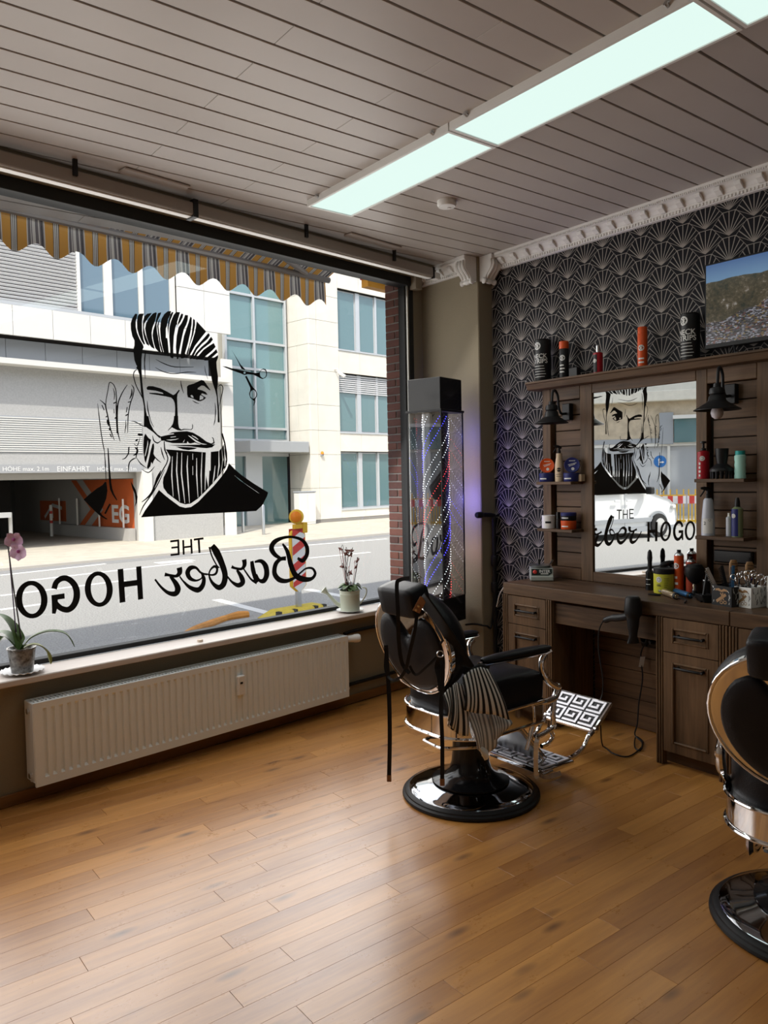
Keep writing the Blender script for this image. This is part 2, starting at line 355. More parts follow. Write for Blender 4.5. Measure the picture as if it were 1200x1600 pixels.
# ------------------------------------------------------------------ cornice
def profile(D, L):                                        # cross-section: (out from wall, down from ceiling)
    return [(0, 0), (D, 0), (D, -.014), (D-.006, -.016), (D-.008, -.028), (D-.022, -.030), (D-.03, -.034), (D-.05, -.05), (D-.062, -.066), (D-.068, -.07), (D-.074, -.078), (D-.074, -L+.004), (D-.079, -L), (0, -L)]
def cornice(name, label, A, B, out, n_mod):
    A, B, out = Vector(A), Vector(B), Vector(out); d = (B-A); L = d.length; d.normalize()
    pr = profile(.105, .10); z = Vector((0, 0, 1))
    o = MB().loft([[P+out*p[0]+z*p[1] for p in pr] for P in (A, B)]).build(name, M_plast, smooth=0); struct(o, label, 'cornice')
    k = MB(); n = int(L/.0125)
    for i in range(n): k.obox(A+d*(i+.5)*L/n+out*.100-z*.0215, d*.0038, out*.004, z*.0055)
    n = int(L/.021)
    for i in range(n): k.obox(A+d*(i+.5)*L/n+out*.033-z*.088, d*.0062, out*.005, z*.008)
    stuff(k.build('dentil_row', M_plast, o, smooth=0))
    prf = [(.0, 0), (.056, 0), (.056, -.010), (.05, -.02), (.038, -.026), (.028, -.034), (.02, -.04), (0, -.04)]
    me = None
    for i in range(n_mod):
        P = A+d*(i+.6)*L/n_mod - z*.034+out*.032
        if me is None:
            me = MB().loft([[Vector((0, 0, 0))+out*p[0]+z*p[1]+d*e for p in prf] for e in (-.017, .017)]).mesh('modillion', M_plast, smooth=30)
        piece('modillion', me, o, P)
cornice('trim_2', 'ornate white cornice along the wallpapered wall', (4.23, -3.4, 3.2), (4.23, 4.104, 3.2), (-1, 0, 0), 64)
cornice('trim_3', 'short ornate white cornice on the beige pier', (4.09, 4.15, 3.2), (4.09, 4.72, 3.2), (-1, 0, 0), 5)
def corbel(label, P, out, side):                          # scrolled bracket
    P, out, side = Vector(P), Vector(out), Vector(side); z = Vector((0, 0, 1))
    c = thing('cornice_corbel', label, 'corbel', P+Vector((0, 0, -.2)))
    S = [(.0, 0), (.125, 0), (.125, -.032), (.115, -.036), (.118, -.05), (.122, -.075), (.112, -.1), (.088, -.125), (.07, -.145), (.062, -.165), (.04, -.18), (.0, -.18)]
    MB().loft([[P+out*a+z*b+side*e for a, b in S] for e in (-.05, .05)]).build('bracket_body', M_plast, c, bevel=.003, smooth=30)
    MB().lathe([(.001, -.062), (.016, -.062), (.022, -.056), (.02, -.045), (.013, -.03), (.019, -.012), (.019, .012), (.013, .03), (.02, .045), (.022, .056), (.016, .062), (.001, .062)], 14, P+out*.05-z*.182, ax=side).build('scroll', M_plast, c)
    lf = MB()
    for e in (-.028, 0, .028):
        pts = [P+out*(a+.004)+z*b+side*(e*(1+abs(b)*1.5)) for a, b in S[3:10]]; lf.tube(pts, [.004, .01, .013, .013, .012, .01, .006], 6)
    lf.build('leaf', M_plast, c)
corbel('white scrolled corbel with acanthus on the lit face of the pier', (4.09, 4.165, 3.2), (-1, 0, 0), (0, 1, 0))
corbel('white scrolled corbel in shade on the dark end of the pier', (4.155, 4.104, 3.2), (0, -1, 0), (1, 0, 0))
# ------------------------------------------------------------------ ceiling lamps, smoke detector
M_led = mat('lit diffuser', (.05, .05, .05), .5, emit=1.0, spec=0); M_led.node_tree.nodes['Principled BSDF'].inputs['Emission Color'].default_value = (.76, .96, .89, 1)
def led(y1, label, power=2.8):
    t = thing('led_panel', label, 'ceiling light', (2.61, y1-.6, 3.2), group=None)
    x0, x1, y0 = 2.468, 2.752, y1-1.195
    f = MB(); f.box(x0-.014, x0, y0, y1, 3.163, 3.2); f.box(x1, x1+.014, y0, y1, 3.163, 3.2); f.box(x0, x1, y0, y0+.014, 3.163, 3.2); f.box(x0, x1, y1-.014, y1, 3.163, 3.2)
    f.build('frame', M_white, t); MB().box(x0, x1, y0+.014, y1-.014, 3.168, 3.178).build('diffuser', M_led, t)
    for dy in (.1, 1.08): MB().tube([(x0-.03, y0+dy, 3.19), (x0-.012, y0+dy, 3.185)], .008, 8).build('clip', M_steel, t)
    l = bpy.data.lights.new('panel light', 'AREA'); l.shape = 'RECTANGLE'; l.size = .27; l.size_y = 1.15; l.energy = power; l.color = (.86, 1, .95)
    o = bpy.data.objects.new('panel_light', l); COL.objects.link(o); o.parent = t; o.location = (0, 0, -.040)
    return t
led(3.835, 'lit white LED ceiling panel nearest the window'); led(2.63, 'lit white LED ceiling panel nearer the camera, second in the row')
led(1.425, 'LED ceiling panel third in the row, only its frame corner in view')
d = thing('smoke_detector', 'small round white smoke detector on the ceiling', 'smoke detector', onz(698, 314, 3.2)); P = d.location.copy()
MB().lathe([(.001, 0), (.056, 0), (.056, -.022), (.05, -.034), (.03, -.037), (.001, -.037)], 28, P).build('body', M_white, d)
MB().lathe([(.012, -.036), (.012, -.041), (.001, -.042)], 12, P+Vector((.015, 0, 0))).build('test_button', M_plast, d)
# ------------------------------------------------------------------ street
M_asph = mat('pale asphalt', (.335, .33, .31), .9, var=.3, vs_=45, bump=.3, bs=90)
M_asph2 = mat('darker gutter asphalt', (.26, .26, .255), .9, var=.2, vs_=40)
M_pave = mat('beige paving', (.50, .46, .38), .9, var=.1, vs_=3)
M_line = mat('road paint', (.75, .75, .72), .7)
M_stone = mat('cream stone cladding', (.73, .695, .61), .7, var=.05, vs_=1.5)
M_wpan = mat('white facade panel', (.70, .69, .65), .5, var=.02, vs_=1)
M_stucco = mat('grey stucco', (.43, .43, .42), .9, var=.08, vs_=25)
M_band = mat('grey metal facade panel', (.33, .35, .37), .4)
M_fgl = mat('teal facade glass', (.10, .19, .20), .04, spec=.9, coat=.6)
M_bgl = mat('blue facade glass', (.10, .17, .22), .04, spec=.9, coat=.6)
M_mull = mat('light grey mullion', (.55, .57, .58), .4, metal=.3)
road = struct(MB(W).box(-60, 60, 4.45, 17.0, -.5, -.2).build('road', M_asph), 'pale grey asphalt road outside', 'road')
MB(W).box(-60, 60, 16.4, 17.0, -.2, -.197).build('gutter', M_asph2, road)
def mark(p, q, wd=.12):
    a, b = onz(*p, -.2), onz(*q, -.2); MB().stroke([a, b], wd, (0, 0, 1), .004).build('marking', M_line, road, smooth=0)
for p, q, wd in (((0, 899), (165, 881), .13), ((47, 907), (300, 878), .13), ((300, 866), (605, 842), .12), ((0, 931), (195, 907), .12), ((0, 953), (66, 944), .12), ((484, 872), (578, 863), .12), ((338, 937), (430, 961), .14), ((480, 921), (600, 944), .14), ((245, 880), (300, 875), .35)): mark(p, q, wd)
side_ = struct(MB(W).box(-60, 60, 17.15, 40, -.5, -.15).build('pavement', M_pave), 'sunlit pavement across the road', 'pavement')
MB(W).box(-60, 60, 17.0, 17.15, -.5, -.145).build('kerb', mat('kerb stone', (.48, .45, .4), .9), side_)
def panels(parent, s_list, z_list, t, th, m, skip=None):   # cladding panels, one object each, shared meshes
    cache = {}
    for i in range(len(s_list)-1):
        for j in range(len(z_list)-1):
            if skip and skip((s_list[i]+s_list[i+1])/2, (z_list[j]+z_list[j+1])/2): continue
            a, b = s_list[i+1]-s_list[i], z_list[j+1]-z_list[j]; k = (round(a, 3), round(b, 3))
            if k not in cache: cache[k] = MB(W).box(.006, a-.006, 0, th, .006, b-.006).mesh('panel', m, bevel=.004)
            piece('panel', cache[k], parent, W(s_list[i], t-th, z_list[j]))
def part(parent, name, m, *b, bevel=0): return MB(W).box(*b).build(name, m, parent, bevel=bevel, smooth=0)
# --- left building with the garage entrance
lb = thing('garage_building', 'white panelled building with a grey stucco base and a dark garage entrance', 'building', W(6, 21, -.3), DW)
part(lb, 'wall', M_stucco, 11.25, 13.97, 21, 21.4, -.4, 4.66); part(lb, 'wall', M_stucco, 2, 11.25, 21, 21.4, 2.12, 4.66)
part(lb, 'lintel', mat('grey lintel', (.36, .37, .38), .6), 2, 11.25, 20.97, 21.4, 1.90, 2.12)
part(lb, 'ledge', M_wpan, 2, 14.1, 20.55, 21.4, 4.66, 4.80); part(lb, 'wall', M_dark, 2, 14.2, 21.5, 21.9, 4.8, 12)
panels(lb, [2.55+1.03*i for i in range(12)], [4.8, 5.44], 21.5, .06, M_band)
panels(lb, [2.55+1.03*i for i in range(11)]+[13.88], [5.44, 6.22], 20.95, .08, M_wpan)
part(lb, 'window_sill', M_mull, 2, 12.5, 20.88, 21.2, 6.22, 6.30)
panels(lb, [12.5, 13.42, 14.37], [6.22, 7.45, 8.7, 9.95, 11.2], 20.95, .08, M_wpan); panels(lb, [13.99, 14.40], [-.3, .9, 2.1, 3.3, 4.6, 5.44], 20.95, .08, M_wpan)
bl = MB(W)
for i in range(34): bl.add([(s_, t_, 6.34+i*.094+z_) for s_ in (2.2, 9.5) for t_, z_ in ((21.02, .052), (21.08, .0), (21.085, .004), (21.025, .056))], [(0, 1, 5, 4), (1, 2, 6, 5), (2, 3, 7, 6), (3, 0, 4, 7), (0, 3, 2, 1), (4, 5, 6, 7)])
stuff(bl.build('blind_slats', mat('white blind slat', (.85, .85, .85), .5), lb, smooth=0))
part(lb, 'blind_guide', M_wpan, 9.5, 9.58, 21.0, 21.1, 6.3, 9.6)
for a, b in ((9.58, 10.29), (10.5, 11.35), (11.45, 12.36)):
    g = part(lb, 'window', M_mull, a, b, 21.1, 21.15, 6.3, 9.6); part(g, 'pane', M_bgl, a+.03, b-.03, 21.08, 21.1, 6.34, 9.5)
for a, b in ((10.29, 10.5), (11.35, 11.45), (12.36, 12.5)): part(lb, 'mullion', M_wpan, a, b, 21.0, 21.15, 6.3, 9.6)
gr = MB(W)
for i in range(16): gr.box(2, 11.25, 20.97, 20.995, 2.45+i*.058, 2.45+i*.058+.030)
stuff(gr.build('vent_slats', M_wpan, lb, smooth=0)); part(lb, 'vent_back', M_band, 2, 11.25, 20.99, 21.02, 2.42, 3.38)
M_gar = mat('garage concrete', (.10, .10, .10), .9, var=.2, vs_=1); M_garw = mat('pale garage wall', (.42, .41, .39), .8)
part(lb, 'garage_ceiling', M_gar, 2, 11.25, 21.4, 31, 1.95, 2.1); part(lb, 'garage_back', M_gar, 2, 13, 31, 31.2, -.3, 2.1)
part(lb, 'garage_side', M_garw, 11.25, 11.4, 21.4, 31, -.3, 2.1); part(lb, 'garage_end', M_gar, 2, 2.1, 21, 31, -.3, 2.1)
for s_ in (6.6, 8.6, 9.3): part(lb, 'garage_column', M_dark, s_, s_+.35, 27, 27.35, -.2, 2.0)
part(lb, 'ceiling_beam', M_garw, 2, 11.25, 21.5, 21.9, 1.72, 1.95)
part(lb, 'exit_column', M_wpan, 11.2, 11.5, 20.93, 21.3, -.3, 1.95)
M_org = mat('orange sign paint', (.55, .12, .035), .6); M_sig = mat('white sign paint', (.8, .8, .78), .6)
G = lambda t_, z_: W(11.243, t_, z_)                      # graphic on the garage side wall
gp = MB(); gp.poly([G(21.6, -.1), G(21.6, 1.7), G(25.0, 1.7), G(23.6, .75), G(25.0, -.1)], th=.004, d=-uw); gp.poly([G(25.9, 1.7), G(25.5, 1.7), G(24.1, .75), G(25.5, -.1), G(25.9, -.1), G(24.5, .75)], th=.004, d=-uw)
gp.poly([G(26.4, .3), G(28.6, .3), G(28.6, 1.0), G(26.4, 1.0)], th=.004, d=-uw); gp.build('wall_graphic', M_org, lb, smooth=0)
ge = text_mb('EG', .75, lambda x, y: W(11.232, 22.45-x*1.3, .6+y), bold=.02); ge.stroke([W(11.232, 28.2, .4), W(11.232, 27.5, .85), W(11.232, 27.5, .4)], .12, uw); ge.stroke([W(11.232, 27.5, .85), W(11.232, 26.7, .75)], .12, uw); stuff(ge.build('graphic_lettering', M_sig, lb, smooth=0))
part(lb, 'low_wall', M_garw, 11.0, 11.22, 21.5, 27, -.2, .22)
for t_ in (22, 23.6, 25.2, 26.6): MB(W).tube([(11.1, t_, .2), (11.1, t_, 1.1)], .03, 8).build('railing_post', M_wpan, lb)
for txt, px in (('HÖHE max. 2.1m', 41), ('EINFAHRT', 115), ('HÖHE max. 2.1m', 183)):
    s0, _, z0 = st(ont(px, 733, 20.965)); text_mb(txt, .165 if 'E m' in txt else .20, lambda x, y: W(s0+x, 20.963, z0+y)).build('lettering', M_sig, lb, smooth=0)['kind'] = 'stuff'
# --- glazed stair bay with canopy, between the two buildings
gb = thing('glazed_bay', 'tall teal glass stairwell bay with a canopy over the door', 'building', W(18, 24.5, -.2), DW)
part(gb, 'wall', M_stone, 14.3, 19.4, 25, 25.4, -.3, 13)
M_bay = mat('teal curtain wall glass', (.13, .25, .255), .04, spec=.9, coat=.6)
zs = [3.12, 3.58, 5.83, 6.88, 8.61, 10.6, 12.6]; ss = [16.6, 17.9, 19.42]
for i in range(2):
    for j in range(6): part(gb, 'pane', M_bay, ss[i]+.04, ss[i+1]-.04, 24.56, 24.6, zs[j]+.04, zs[j+1]-.04)
for s_ in ss: part(gb, 'mullion', M_mull, s_-.045, s_+.045, 24.45, 24.62, 3.12, 12.6)
for z in zs: part(gb, 'transom', M_mull, ss[0], ss[-1], 24.46, 24.62, z-.045, z+.045)
part(gb, 'canopy', mat('brushed canopy', (.45, .46, .46), .4, metal=.4), 16.7, 19.5, 23.25, 24.6, 2.62, 3.04, bevel=.02)
for a, b in ((16.6, 17.35), (18.1, 18.75), (18.75, 19.42)): part(gb, 'door_pane', M_fgl, a, b, 24.56, 24.6, -.15, 2.6)
for a, b in ((17.35, 17.55), (17.55, 18.05), (18.05, 18.12)): part(gb, 'door_post', M_mull, a, b, 24.45, 24.62, -.2, 2.6)
part(gb, 'door_rail', M_mull, 16.6, 19.42, 24.44, 24.62, 2.5, 2.62)
# --- right building, cream stone
rb = thing('stone_building', 'cream stone clad office building with stacked teal windows', 'building', W(22, 23.3, -.2), DW)
part(rb, 'core', M_dark, 19.66, 40, 23.6, 30, -.3, 13); part(rb, 'plinth', mat('grey plinth', (.25, .24, .22), .8), 19.66, 40, 23.3, 23.4, -.3, -.02)
zr = [-.02, 1.22, 2.55, 3.5, 4.5, 5.85, 6.84, 7.81, 8.8, 9.8, 10.8, 11.8]
win = [(.35, 2.66), (3.47, 5.83), (6.80, 9.2)]
skip = lambda s_, z: s_ > 21.2 and any(a-.1 < z < b for a, b in win)
panels(rb, [19.63, 20.02, 21.18], zr, 23.34, .05, M_stone); panels(rb, [21.18, 22.5, 23.9, 25.3], [-.02, .32], 23.34, .05, M_stone)
for a, b in ((2.68, 3.45), (5.85, 6.78), (9.22, 10.4), (10.4, 11.8)): panels(rb, [21.18, 22.35, 23.9, 25.4, 26.9], [a, b], 23.34, .05, M_stone)
panels2 = MB(W)
me_c = {}
for j in range(len(zr)-1):                                # return face towards the bay
    for ta, tb in ((23.32, 24.0), (24.0, 24.62)):
        k = (round(zr[j+1]-zr[j], 3), round(tb-ta, 2))
        if k not in me_c: me_c[k] = MB(W).box(0, .05, .006, tb-ta-.006, .006, zr[j+1]-zr[j]-.006).mesh('panel', M_stone, bevel=.004)
        piece('panel', me_c[k], rb, W(19.6, ta, zr[j]))
for z0, z1 in win:
    for a, b in ((21.2, 22.28), (22.5, 23.4), (23.5, 24.4), (24.6, 25.6)):
        f_ = part(rb, 'window', M_mull, a, b, 23.5, 23.56, z0, z1); part(f_, 'pane', M_fgl, a+.05, b-.05, 23.48, 23.5, z0+.06, z1-.06)
    for a, b in ((22.28, 22.5), (23.4, 23.5), (24.4, 24.6)): part(rb, 'mullion', M_mull, a, b, 23.42, 23.56, z0, z1)
    part(rb, 'window_sill', M_mull, 21.15, 26, 23.26, 23.5, z0-.06, z0)
bl = MB(W)
for i in range(9): bl.box(21.25, 25.5, 23.40, 23.43, 5.08+i*.083, 5.08+i*.083+.05)
stuff(bl.build('blind_slats', mat('grey blind slat', (.6, .6, .6), .5), rb, smooth=0))
# --- small things on the far pavement
def bollard(px, py, h, label, m=M_steel, band=False, group=None):
    P = onz(px, py, -.15); b = thing('bollard', label, 'bollard', P, group=group)
    MB().lathe([(.05, 0), (.05, h-.02), (.04, h), (.001, h)], 12, P).build('post', m, b)
    if band:
        for z in (h*.42, h*.72): MB().lathe([(.052, z), (.052, z+.09)], 12, P, caps=False).build('band', mat('red band', (.5, .04, .03), .5), b)
bollard(380, 832, .95, 'grey steel bollard nearer the entrance door, left of its twin'); bollard(412, 835.5, .95, 'grey steel bollard on the pavement, right of its twin')
bollard(81, 838, 1.05, 'white bollard with red bands in the garage mouth', M_wpan, True); bollard(18, 858, 1.0, 'plain white bollard at the garage kerb', M_wpan)
u_ = thing('utility_cabinet', 'pale grey utility cabinet against the cream stone corner', 'cabinet', W(19.0, 23.0, -.15), DW)
MB(W).box(18.62, 19.42, 22.85, 23.2, -.15, 1.08).build('body', M_wpan, u_, bevel=.02); MB(W).box(18.6, 19.44, 22.83, 23.22, 1.08, 1.13).build('lid', M_band, u_, bevel=.01)
MB(W).box(18.64, 19.0, 22.835, 22.85, -.05, 1.02).build('door', M_wpan, u_, bevel=.004); MB(W).box(19.02, 19.4, 22.835, 22.85, -.05, 1.02).build('door', M_wpan, u_, bevel=.004)
c_ = thing('security_camera', 'white security camera on the stone facade', 'camera', W(20.93, 23.22, 5.8), DW)
MB(W).tube([(20.93, 23.27, 5.95), (20.93, 23.1, 5.95), (20.93, 23.05, 5.8)], .03, 8).build('arm', M_wpan, c_); MB(W).tube([(20.93, 23.05, 5.8), (21.05, 22.8, 5.62)], .07, 10).build('housing', M_wpan, c_)
l_ = thing('alarm_lamp', 'small orange alarm lamp on the stone facade', 'lamp', W(20.13, 23.25, 2.55), DW)
MB(W).box(20.07, 20.19, 23.2, 23.284, 2.5, 2.56).build('base', M_band, l_); 
MB().lathe([(.06, 0), (.06, .06), (.03, .11), (.001, .12)], 12, W(20.13, 23.22, 2.56)).build('dome', mat('orange lens', (.8, .25, .02), .3), l_)
ba = thing('car_barrier', 'red and white barrier arm in the garage mouth', 'barrier', W(6.0, 21.6, -.2), DW)
MB(W).box(5.7, 5.95, 21.6, 21.85, -.2, .9).build('post', M_wpan, ba, bevel=.01); MB(W).box(5.95, 7.75, 21.68, 21.76, .72, .86).build('arm', M_sig, ba)
for s_ in (6.3, 7.0): MB(W).box(s_, s_+.35, 21.675, 21.765, .718, .862).build('red_stripe', mat('barrier red', (.5, .04, .03), .5), ba)
# --- warning beacon on the road
B0 = (6.5, 8.05); bt = thing('warning_beacon', 'red and white warning beacon with an orange lamp and yellow rubber foot', 'beacon', W(B0[0], B0[1], -.2), DW)
M_yel = mat('safety yellow', (.75, .45, .04), .5); M_rubber = mat('yellow foot', (.62, .47, .06), .7, var=.1, vs_=20); M_red = mat('signal red', (.62, .06, .05), .5)
ft = MB(W); s0, t0 = B0
ft.add([(s0-.55, t0-.2, -.2), (s0+.45, t0-.2, -.2), (s0+.45, t0+.2, -.2), (s0-.55, t0+.2, -.2), (s0-.36, t0-.14, -.1), (s0+.35, t0-.14, -.1), (s0+.35, t0+.14, -.1), (s0-.36, t0+.14, -.1)], [(3, 2, 1, 0), (4, 5, 6, 7), (0, 1, 5, 4), (1, 2, 6, 5), (2, 3, 7, 6), (3, 0, 4, 7)]); ft.build('foot', M_rubber, bt, bevel=.012)
for s_ in (-.46, -.2, .15, .3): MB(W).box(s0+s_, s0+s_+.05, t0-.17, t0-.1, -.15, -.097).build('foot_slot', M_dark, bt)
MB(W).box(s0-.03, s0+.03, t0-.03, t0+.03, -.1, .12).build('stub', M_steel, bt)
tl = lambda x, z: (s0+x, t0, .08+z)                       # board outline, chevron foot
bd = [(-.125, .1), (.0, .0), (.125, .1), (.125, .78), (.09, .84), (-.09, .84), (-.125, .78)]
MB().poly([W(s0+x, t0-.03, .08+z) for x, z in bd], th=.06, d=nw).build('board', M_yel, bt, bevel=.008)
for side in (-.034, .032):
    MB().poly([W(s0+x*.86, t0+side, .09+z*.97) for x, z in bd], th=.003, d=nw).build('reflector', M_sig, bt, smooth=0)
rs = MB()
for k in range(4):
    z = .08+.02+k*.235
    for side in (-.038, .036): rs.poly([W(s0+x, t0+side, .08+zz) for x, zz in ((-.105, max(.09, .04+k*.235)), (.105, .16+k*.235), (.105, min(.79, .275+k*.235)), (-.105, .155+k*.235))], th=.002, d=nw)
rs.build('red_stripes', M_red, bt, smooth=0)
MB(W).box(s0-.05, s0+.09, t0-.035, t0+.035, .9, 1.0).build('lamp_base', M_yel, bt, bevel=.006); MB(W).box(s0+.07, s0+.15, t0-.05, t0+.05, .88, 1.02).build('battery_box', M_yel, bt, bevel=.008)
MB().lathe([(.001, -.045), (.07, -.045), (.095, -.03), (.1, 0), (.095, .03), (.07, .045), (.001, .045)], 20, W(s0, t0, 1.1), ax=uw*-.75+nw*-.66).build('lamp_housing', M_yel, bt)
MB().lathe([(.001, .075), (.04, .07), (.07, .055), (.075, .04)], 20, W(s0, t0, 1.1), ax=uw*-.75+nw*-.66).build('lens', mat('amber lens', (.75, .22, .02), .25), bt)
oc = MB(); pts = [onz(x, y, -.17) for x, y in ((283, 994), (300, 984), (330, 974), (352, 966), (372, 962), (388, 960))]
oc.tube(catmull(pts, 4), interp([.018, .035, .05, .04, .06, .045, .05, .03][:len(pts)], 4), 8); oc.build('cable_cover', mat('orange tarpaulin', (.62, .27, .06), .6, var=.2, vs_=6), loc=pts[3]-Vector((0, 0, .03))); tag(bpy.data.objects['cable_cover'], 'crumpled orange cable cover lying on the road by the beacon', 'cable cover')
# --- brick pillar outside, right of the window
bp = thing('brick_pillar', 'red brown brick pillar outside at the right end of the window', 'pillar', W(4.65, 4.31, -.2), DW)
part(bp, 'mortar_core', M_mortar, 4.536, 4.9, 4.205, 4.415, -.3, 3.75); me1 = MB(W).box(0, .1, 0, .204, 0, .052).mesh('brick', M_brick, bevel=.003); me2 = MB(W).box(0, .1, 0, .097, 0, .052).mesh('brick', M_brick, bevel=.003)
for r in range(61):
    z = -.2+r*.0632
    if r % 2: piece('brick', me1, bp, W(4.528, 4.208, z))
    else: piece('brick', me2, bp, W(4.528, 4.208, z)); piece('brick', me2, bp, W(4.528, 4.315, z))
sg = thing('shop_sign', 'small orange sign with a dark red edge jutting out beyond the brick pillar', 'sign', W(5.2, 5.0, 3.3), DW)
s0_, _, z0_ = st(ont(570, 452, 5.0)); MB(W).box(s0_, s0_+.6, 4.96, 5.04, z0_+.02, z0_+.09).build('panel', mat('orange sign face', (.75, .33, .03), .5), sg); MB(W).box(s0_-.01, s0_+.61, 4.95, 5.05, z0_+.09, z0_+.15).build('cap_strip', M_red, sg); MB(W).box(s0_+.25, s0_+.35, 4.61, 4.96, z0_+.05, z0_+.12).box(s0_+.25, s0_+.35, 4.61, 4.68, z0_+.12, 3.75).build('bracket', M_frame, sg)
# --- awning
aw = thing('awning', 'orange and grey striped awning with a scalloped valance above the window', 'awning', W(2, 4.4, 3.6), DW)
def mk_awn():
    m, t, b = nodes('striped awning cloth'); N = NB(t); X = N.n('ShaderNodeVectorMath', operation='DOT_PRODUCT'); N.lk(N.pos(), X.inputs[0]); X.inputs[1].default_value = uw
    f = N.m('FRACT', N.m('DIVIDE', N.m('SUBTRACT', X.outputs['Value'], 1.82), .262)); ora, gry, cre, dk = (.62, .30, .055), (.16, .14, .135), (.60, .55, .47), (.03, .028, .03)
    cr_ = N.n('ShaderNodeValToRGB'); cr_.color_ramp.interpolation = 'CONSTANT'; N.lk(f, cr_.inputs[0]); e = cr_.color_ramp.elements
    st_ = [(0, ora), (.19, dk), (.205, cre), (.235, dk), (.25, cre), (.28, dk), (.295, cre), (.325, dk), (.345, ora), (.565, cre), (.59, gry), (.65, cre), (.67, gry), (.69, cre), (.74, cre), (.76, gry), (.83, cre), (.86, gry), (.9, dk), (.925, gry), (.96, cre), (.985, ora)]
    while len(e) < len(st_): e.new(.5)
    for i, (p, c) in enumerate(st_): e[i].position = p; e[i].color = (*c, 1)
    N.lk(cr_.outputs[0], b.inputs['Base Color']); b.inputs['Roughness'].default_value = .85
    tr = N.n('ShaderNodeBsdfTranslucent'); N.lk(cr_.outputs[0], tr.inputs[0]); mx = N.n('ShaderNodeMixShader'); mx.inputs[0].default_value = .3
    t.links.new(b.outputs[0], mx.inputs[1]); t.links.new(tr.outputs[0], mx.inputs[2]); t.links.new(mx.outputs[0], t.nodes['Material Output'].inputs[0]); return m
M_awn = mk_awn(); SR = 4.45
MB(W).grid(lambda u, v: (-2+u*(SR+2), 4.42+v*.6, 3.62-.32*v-.03*math.sin(PI*v)), 40, 6).build('fabric', M_awn, aw, recalc=False)
MB(W).tube([(-2, 5.02, 3.29), (SR+.02, 5.02, 3.29)], .026, 8).build('front_bar', mat('awning bar', (.30, .28, .27), .4, metal=.5), aw)
def val(u, v):
    s_ = -2+u*(SR+2); ph = 2*PI*(s_-1.82-.262*.265)/.262; dz = -.19-.035*math.cos(ph)
    return (s_, 5.045+.012*math.sin(ph*1.0+v)*v, 3.275+dz*v)
MB(W).grid(val, 240, 4).build('valance', M_awn, aw, recalc=False)
for s_, e in ((3.25, .95), (1.0, .9)):
    MB(W).tube([(s_, 4.45, 3.42), (s_+.35, 4.75, 3.36), (s_+e, 5.0, 3.30)], .022, 8).build('arm', mat('awning arm', (.34, .31, .29), .4, metal=.3), aw)
MB(W).box(-2, SR+.1, 4.4, 4.5, 3.56, 3.72).build('cassette', M_frame, aw, bevel=.01)
# ------------------------------------------------------------------ lettering and picture on the shop window (flat vinyl on the inside of the pane)
M_vinyl = mat('black vinyl', (.004, .004, .004), .5)
TG = 4.184; VN = -nw
def gp_(tile, P):                                         # traced points -> points on the glass
    x0, y0, k = tile; return [ont(x0+x*k, y0+y*k, TG) for x, y in P]
A_ = (190, 480, 1/7.5); B_ = (200, 560, 1/7.5); C_ = (200, 650, 1/7.5); D_ = (130, 590, 140/1200); E_ = (120, 700, 1/7.5); F_ = (260, 700, 170/1200); G_ = (340, 530, .075); H_ = (240, 820, 260/1200); I_ = (0, 880, 260/1200)
class Vinyl(MB):
    k = 0
    def lift(s): Vinyl.k = (Vinyl.k+1) % 7; return VN*(.00012*Vinyl.k)
    def P(s, tile, pts, holes=()):
        d = s.lift(); s.poly([p+d for p in gp_(tile, pts)], [[p+d for p in gp_(tile, h)] for h in holes])
    def S(s, tile, pts, w_, smooth=3):
        d = s.lift(); Q = [p+d for p in gp_(tile, pts)]; k = tile[2]; dep = (Q[len(Q)//2]-CAM).dot(fw)/F*1.12
        ws = w_ if isinstance(w_, (list, tuple)) else [w_*.35]+[w_]*(len(pts)-2)+[w_*.35]
        if len(pts) == 2 and not isinstance(w_, (list, tuple)): ws = [w_, w_]
        if len(pts) > 2 and smooth: Q = catmull(Q, smooth); ws = interp(ws, smooth)
        s.stroke(Q, [max(a, 1)*k*dep for a in ws], nw)
def ell(cx, cy, rx, ry, n=28, rot=0.):
    c, s_ = math.cos(rot), math.sin(rot)
    return [(cx+rx*math.cos(2*PI*i/n)*c-ry*math.sin(2*PI*i/n)*s_, cy+rx*math.cos(2*PI*i/n)*s_+ry*math.sin(2*PI*i/n)*c) for i in range(n)]
v = Vinyl()
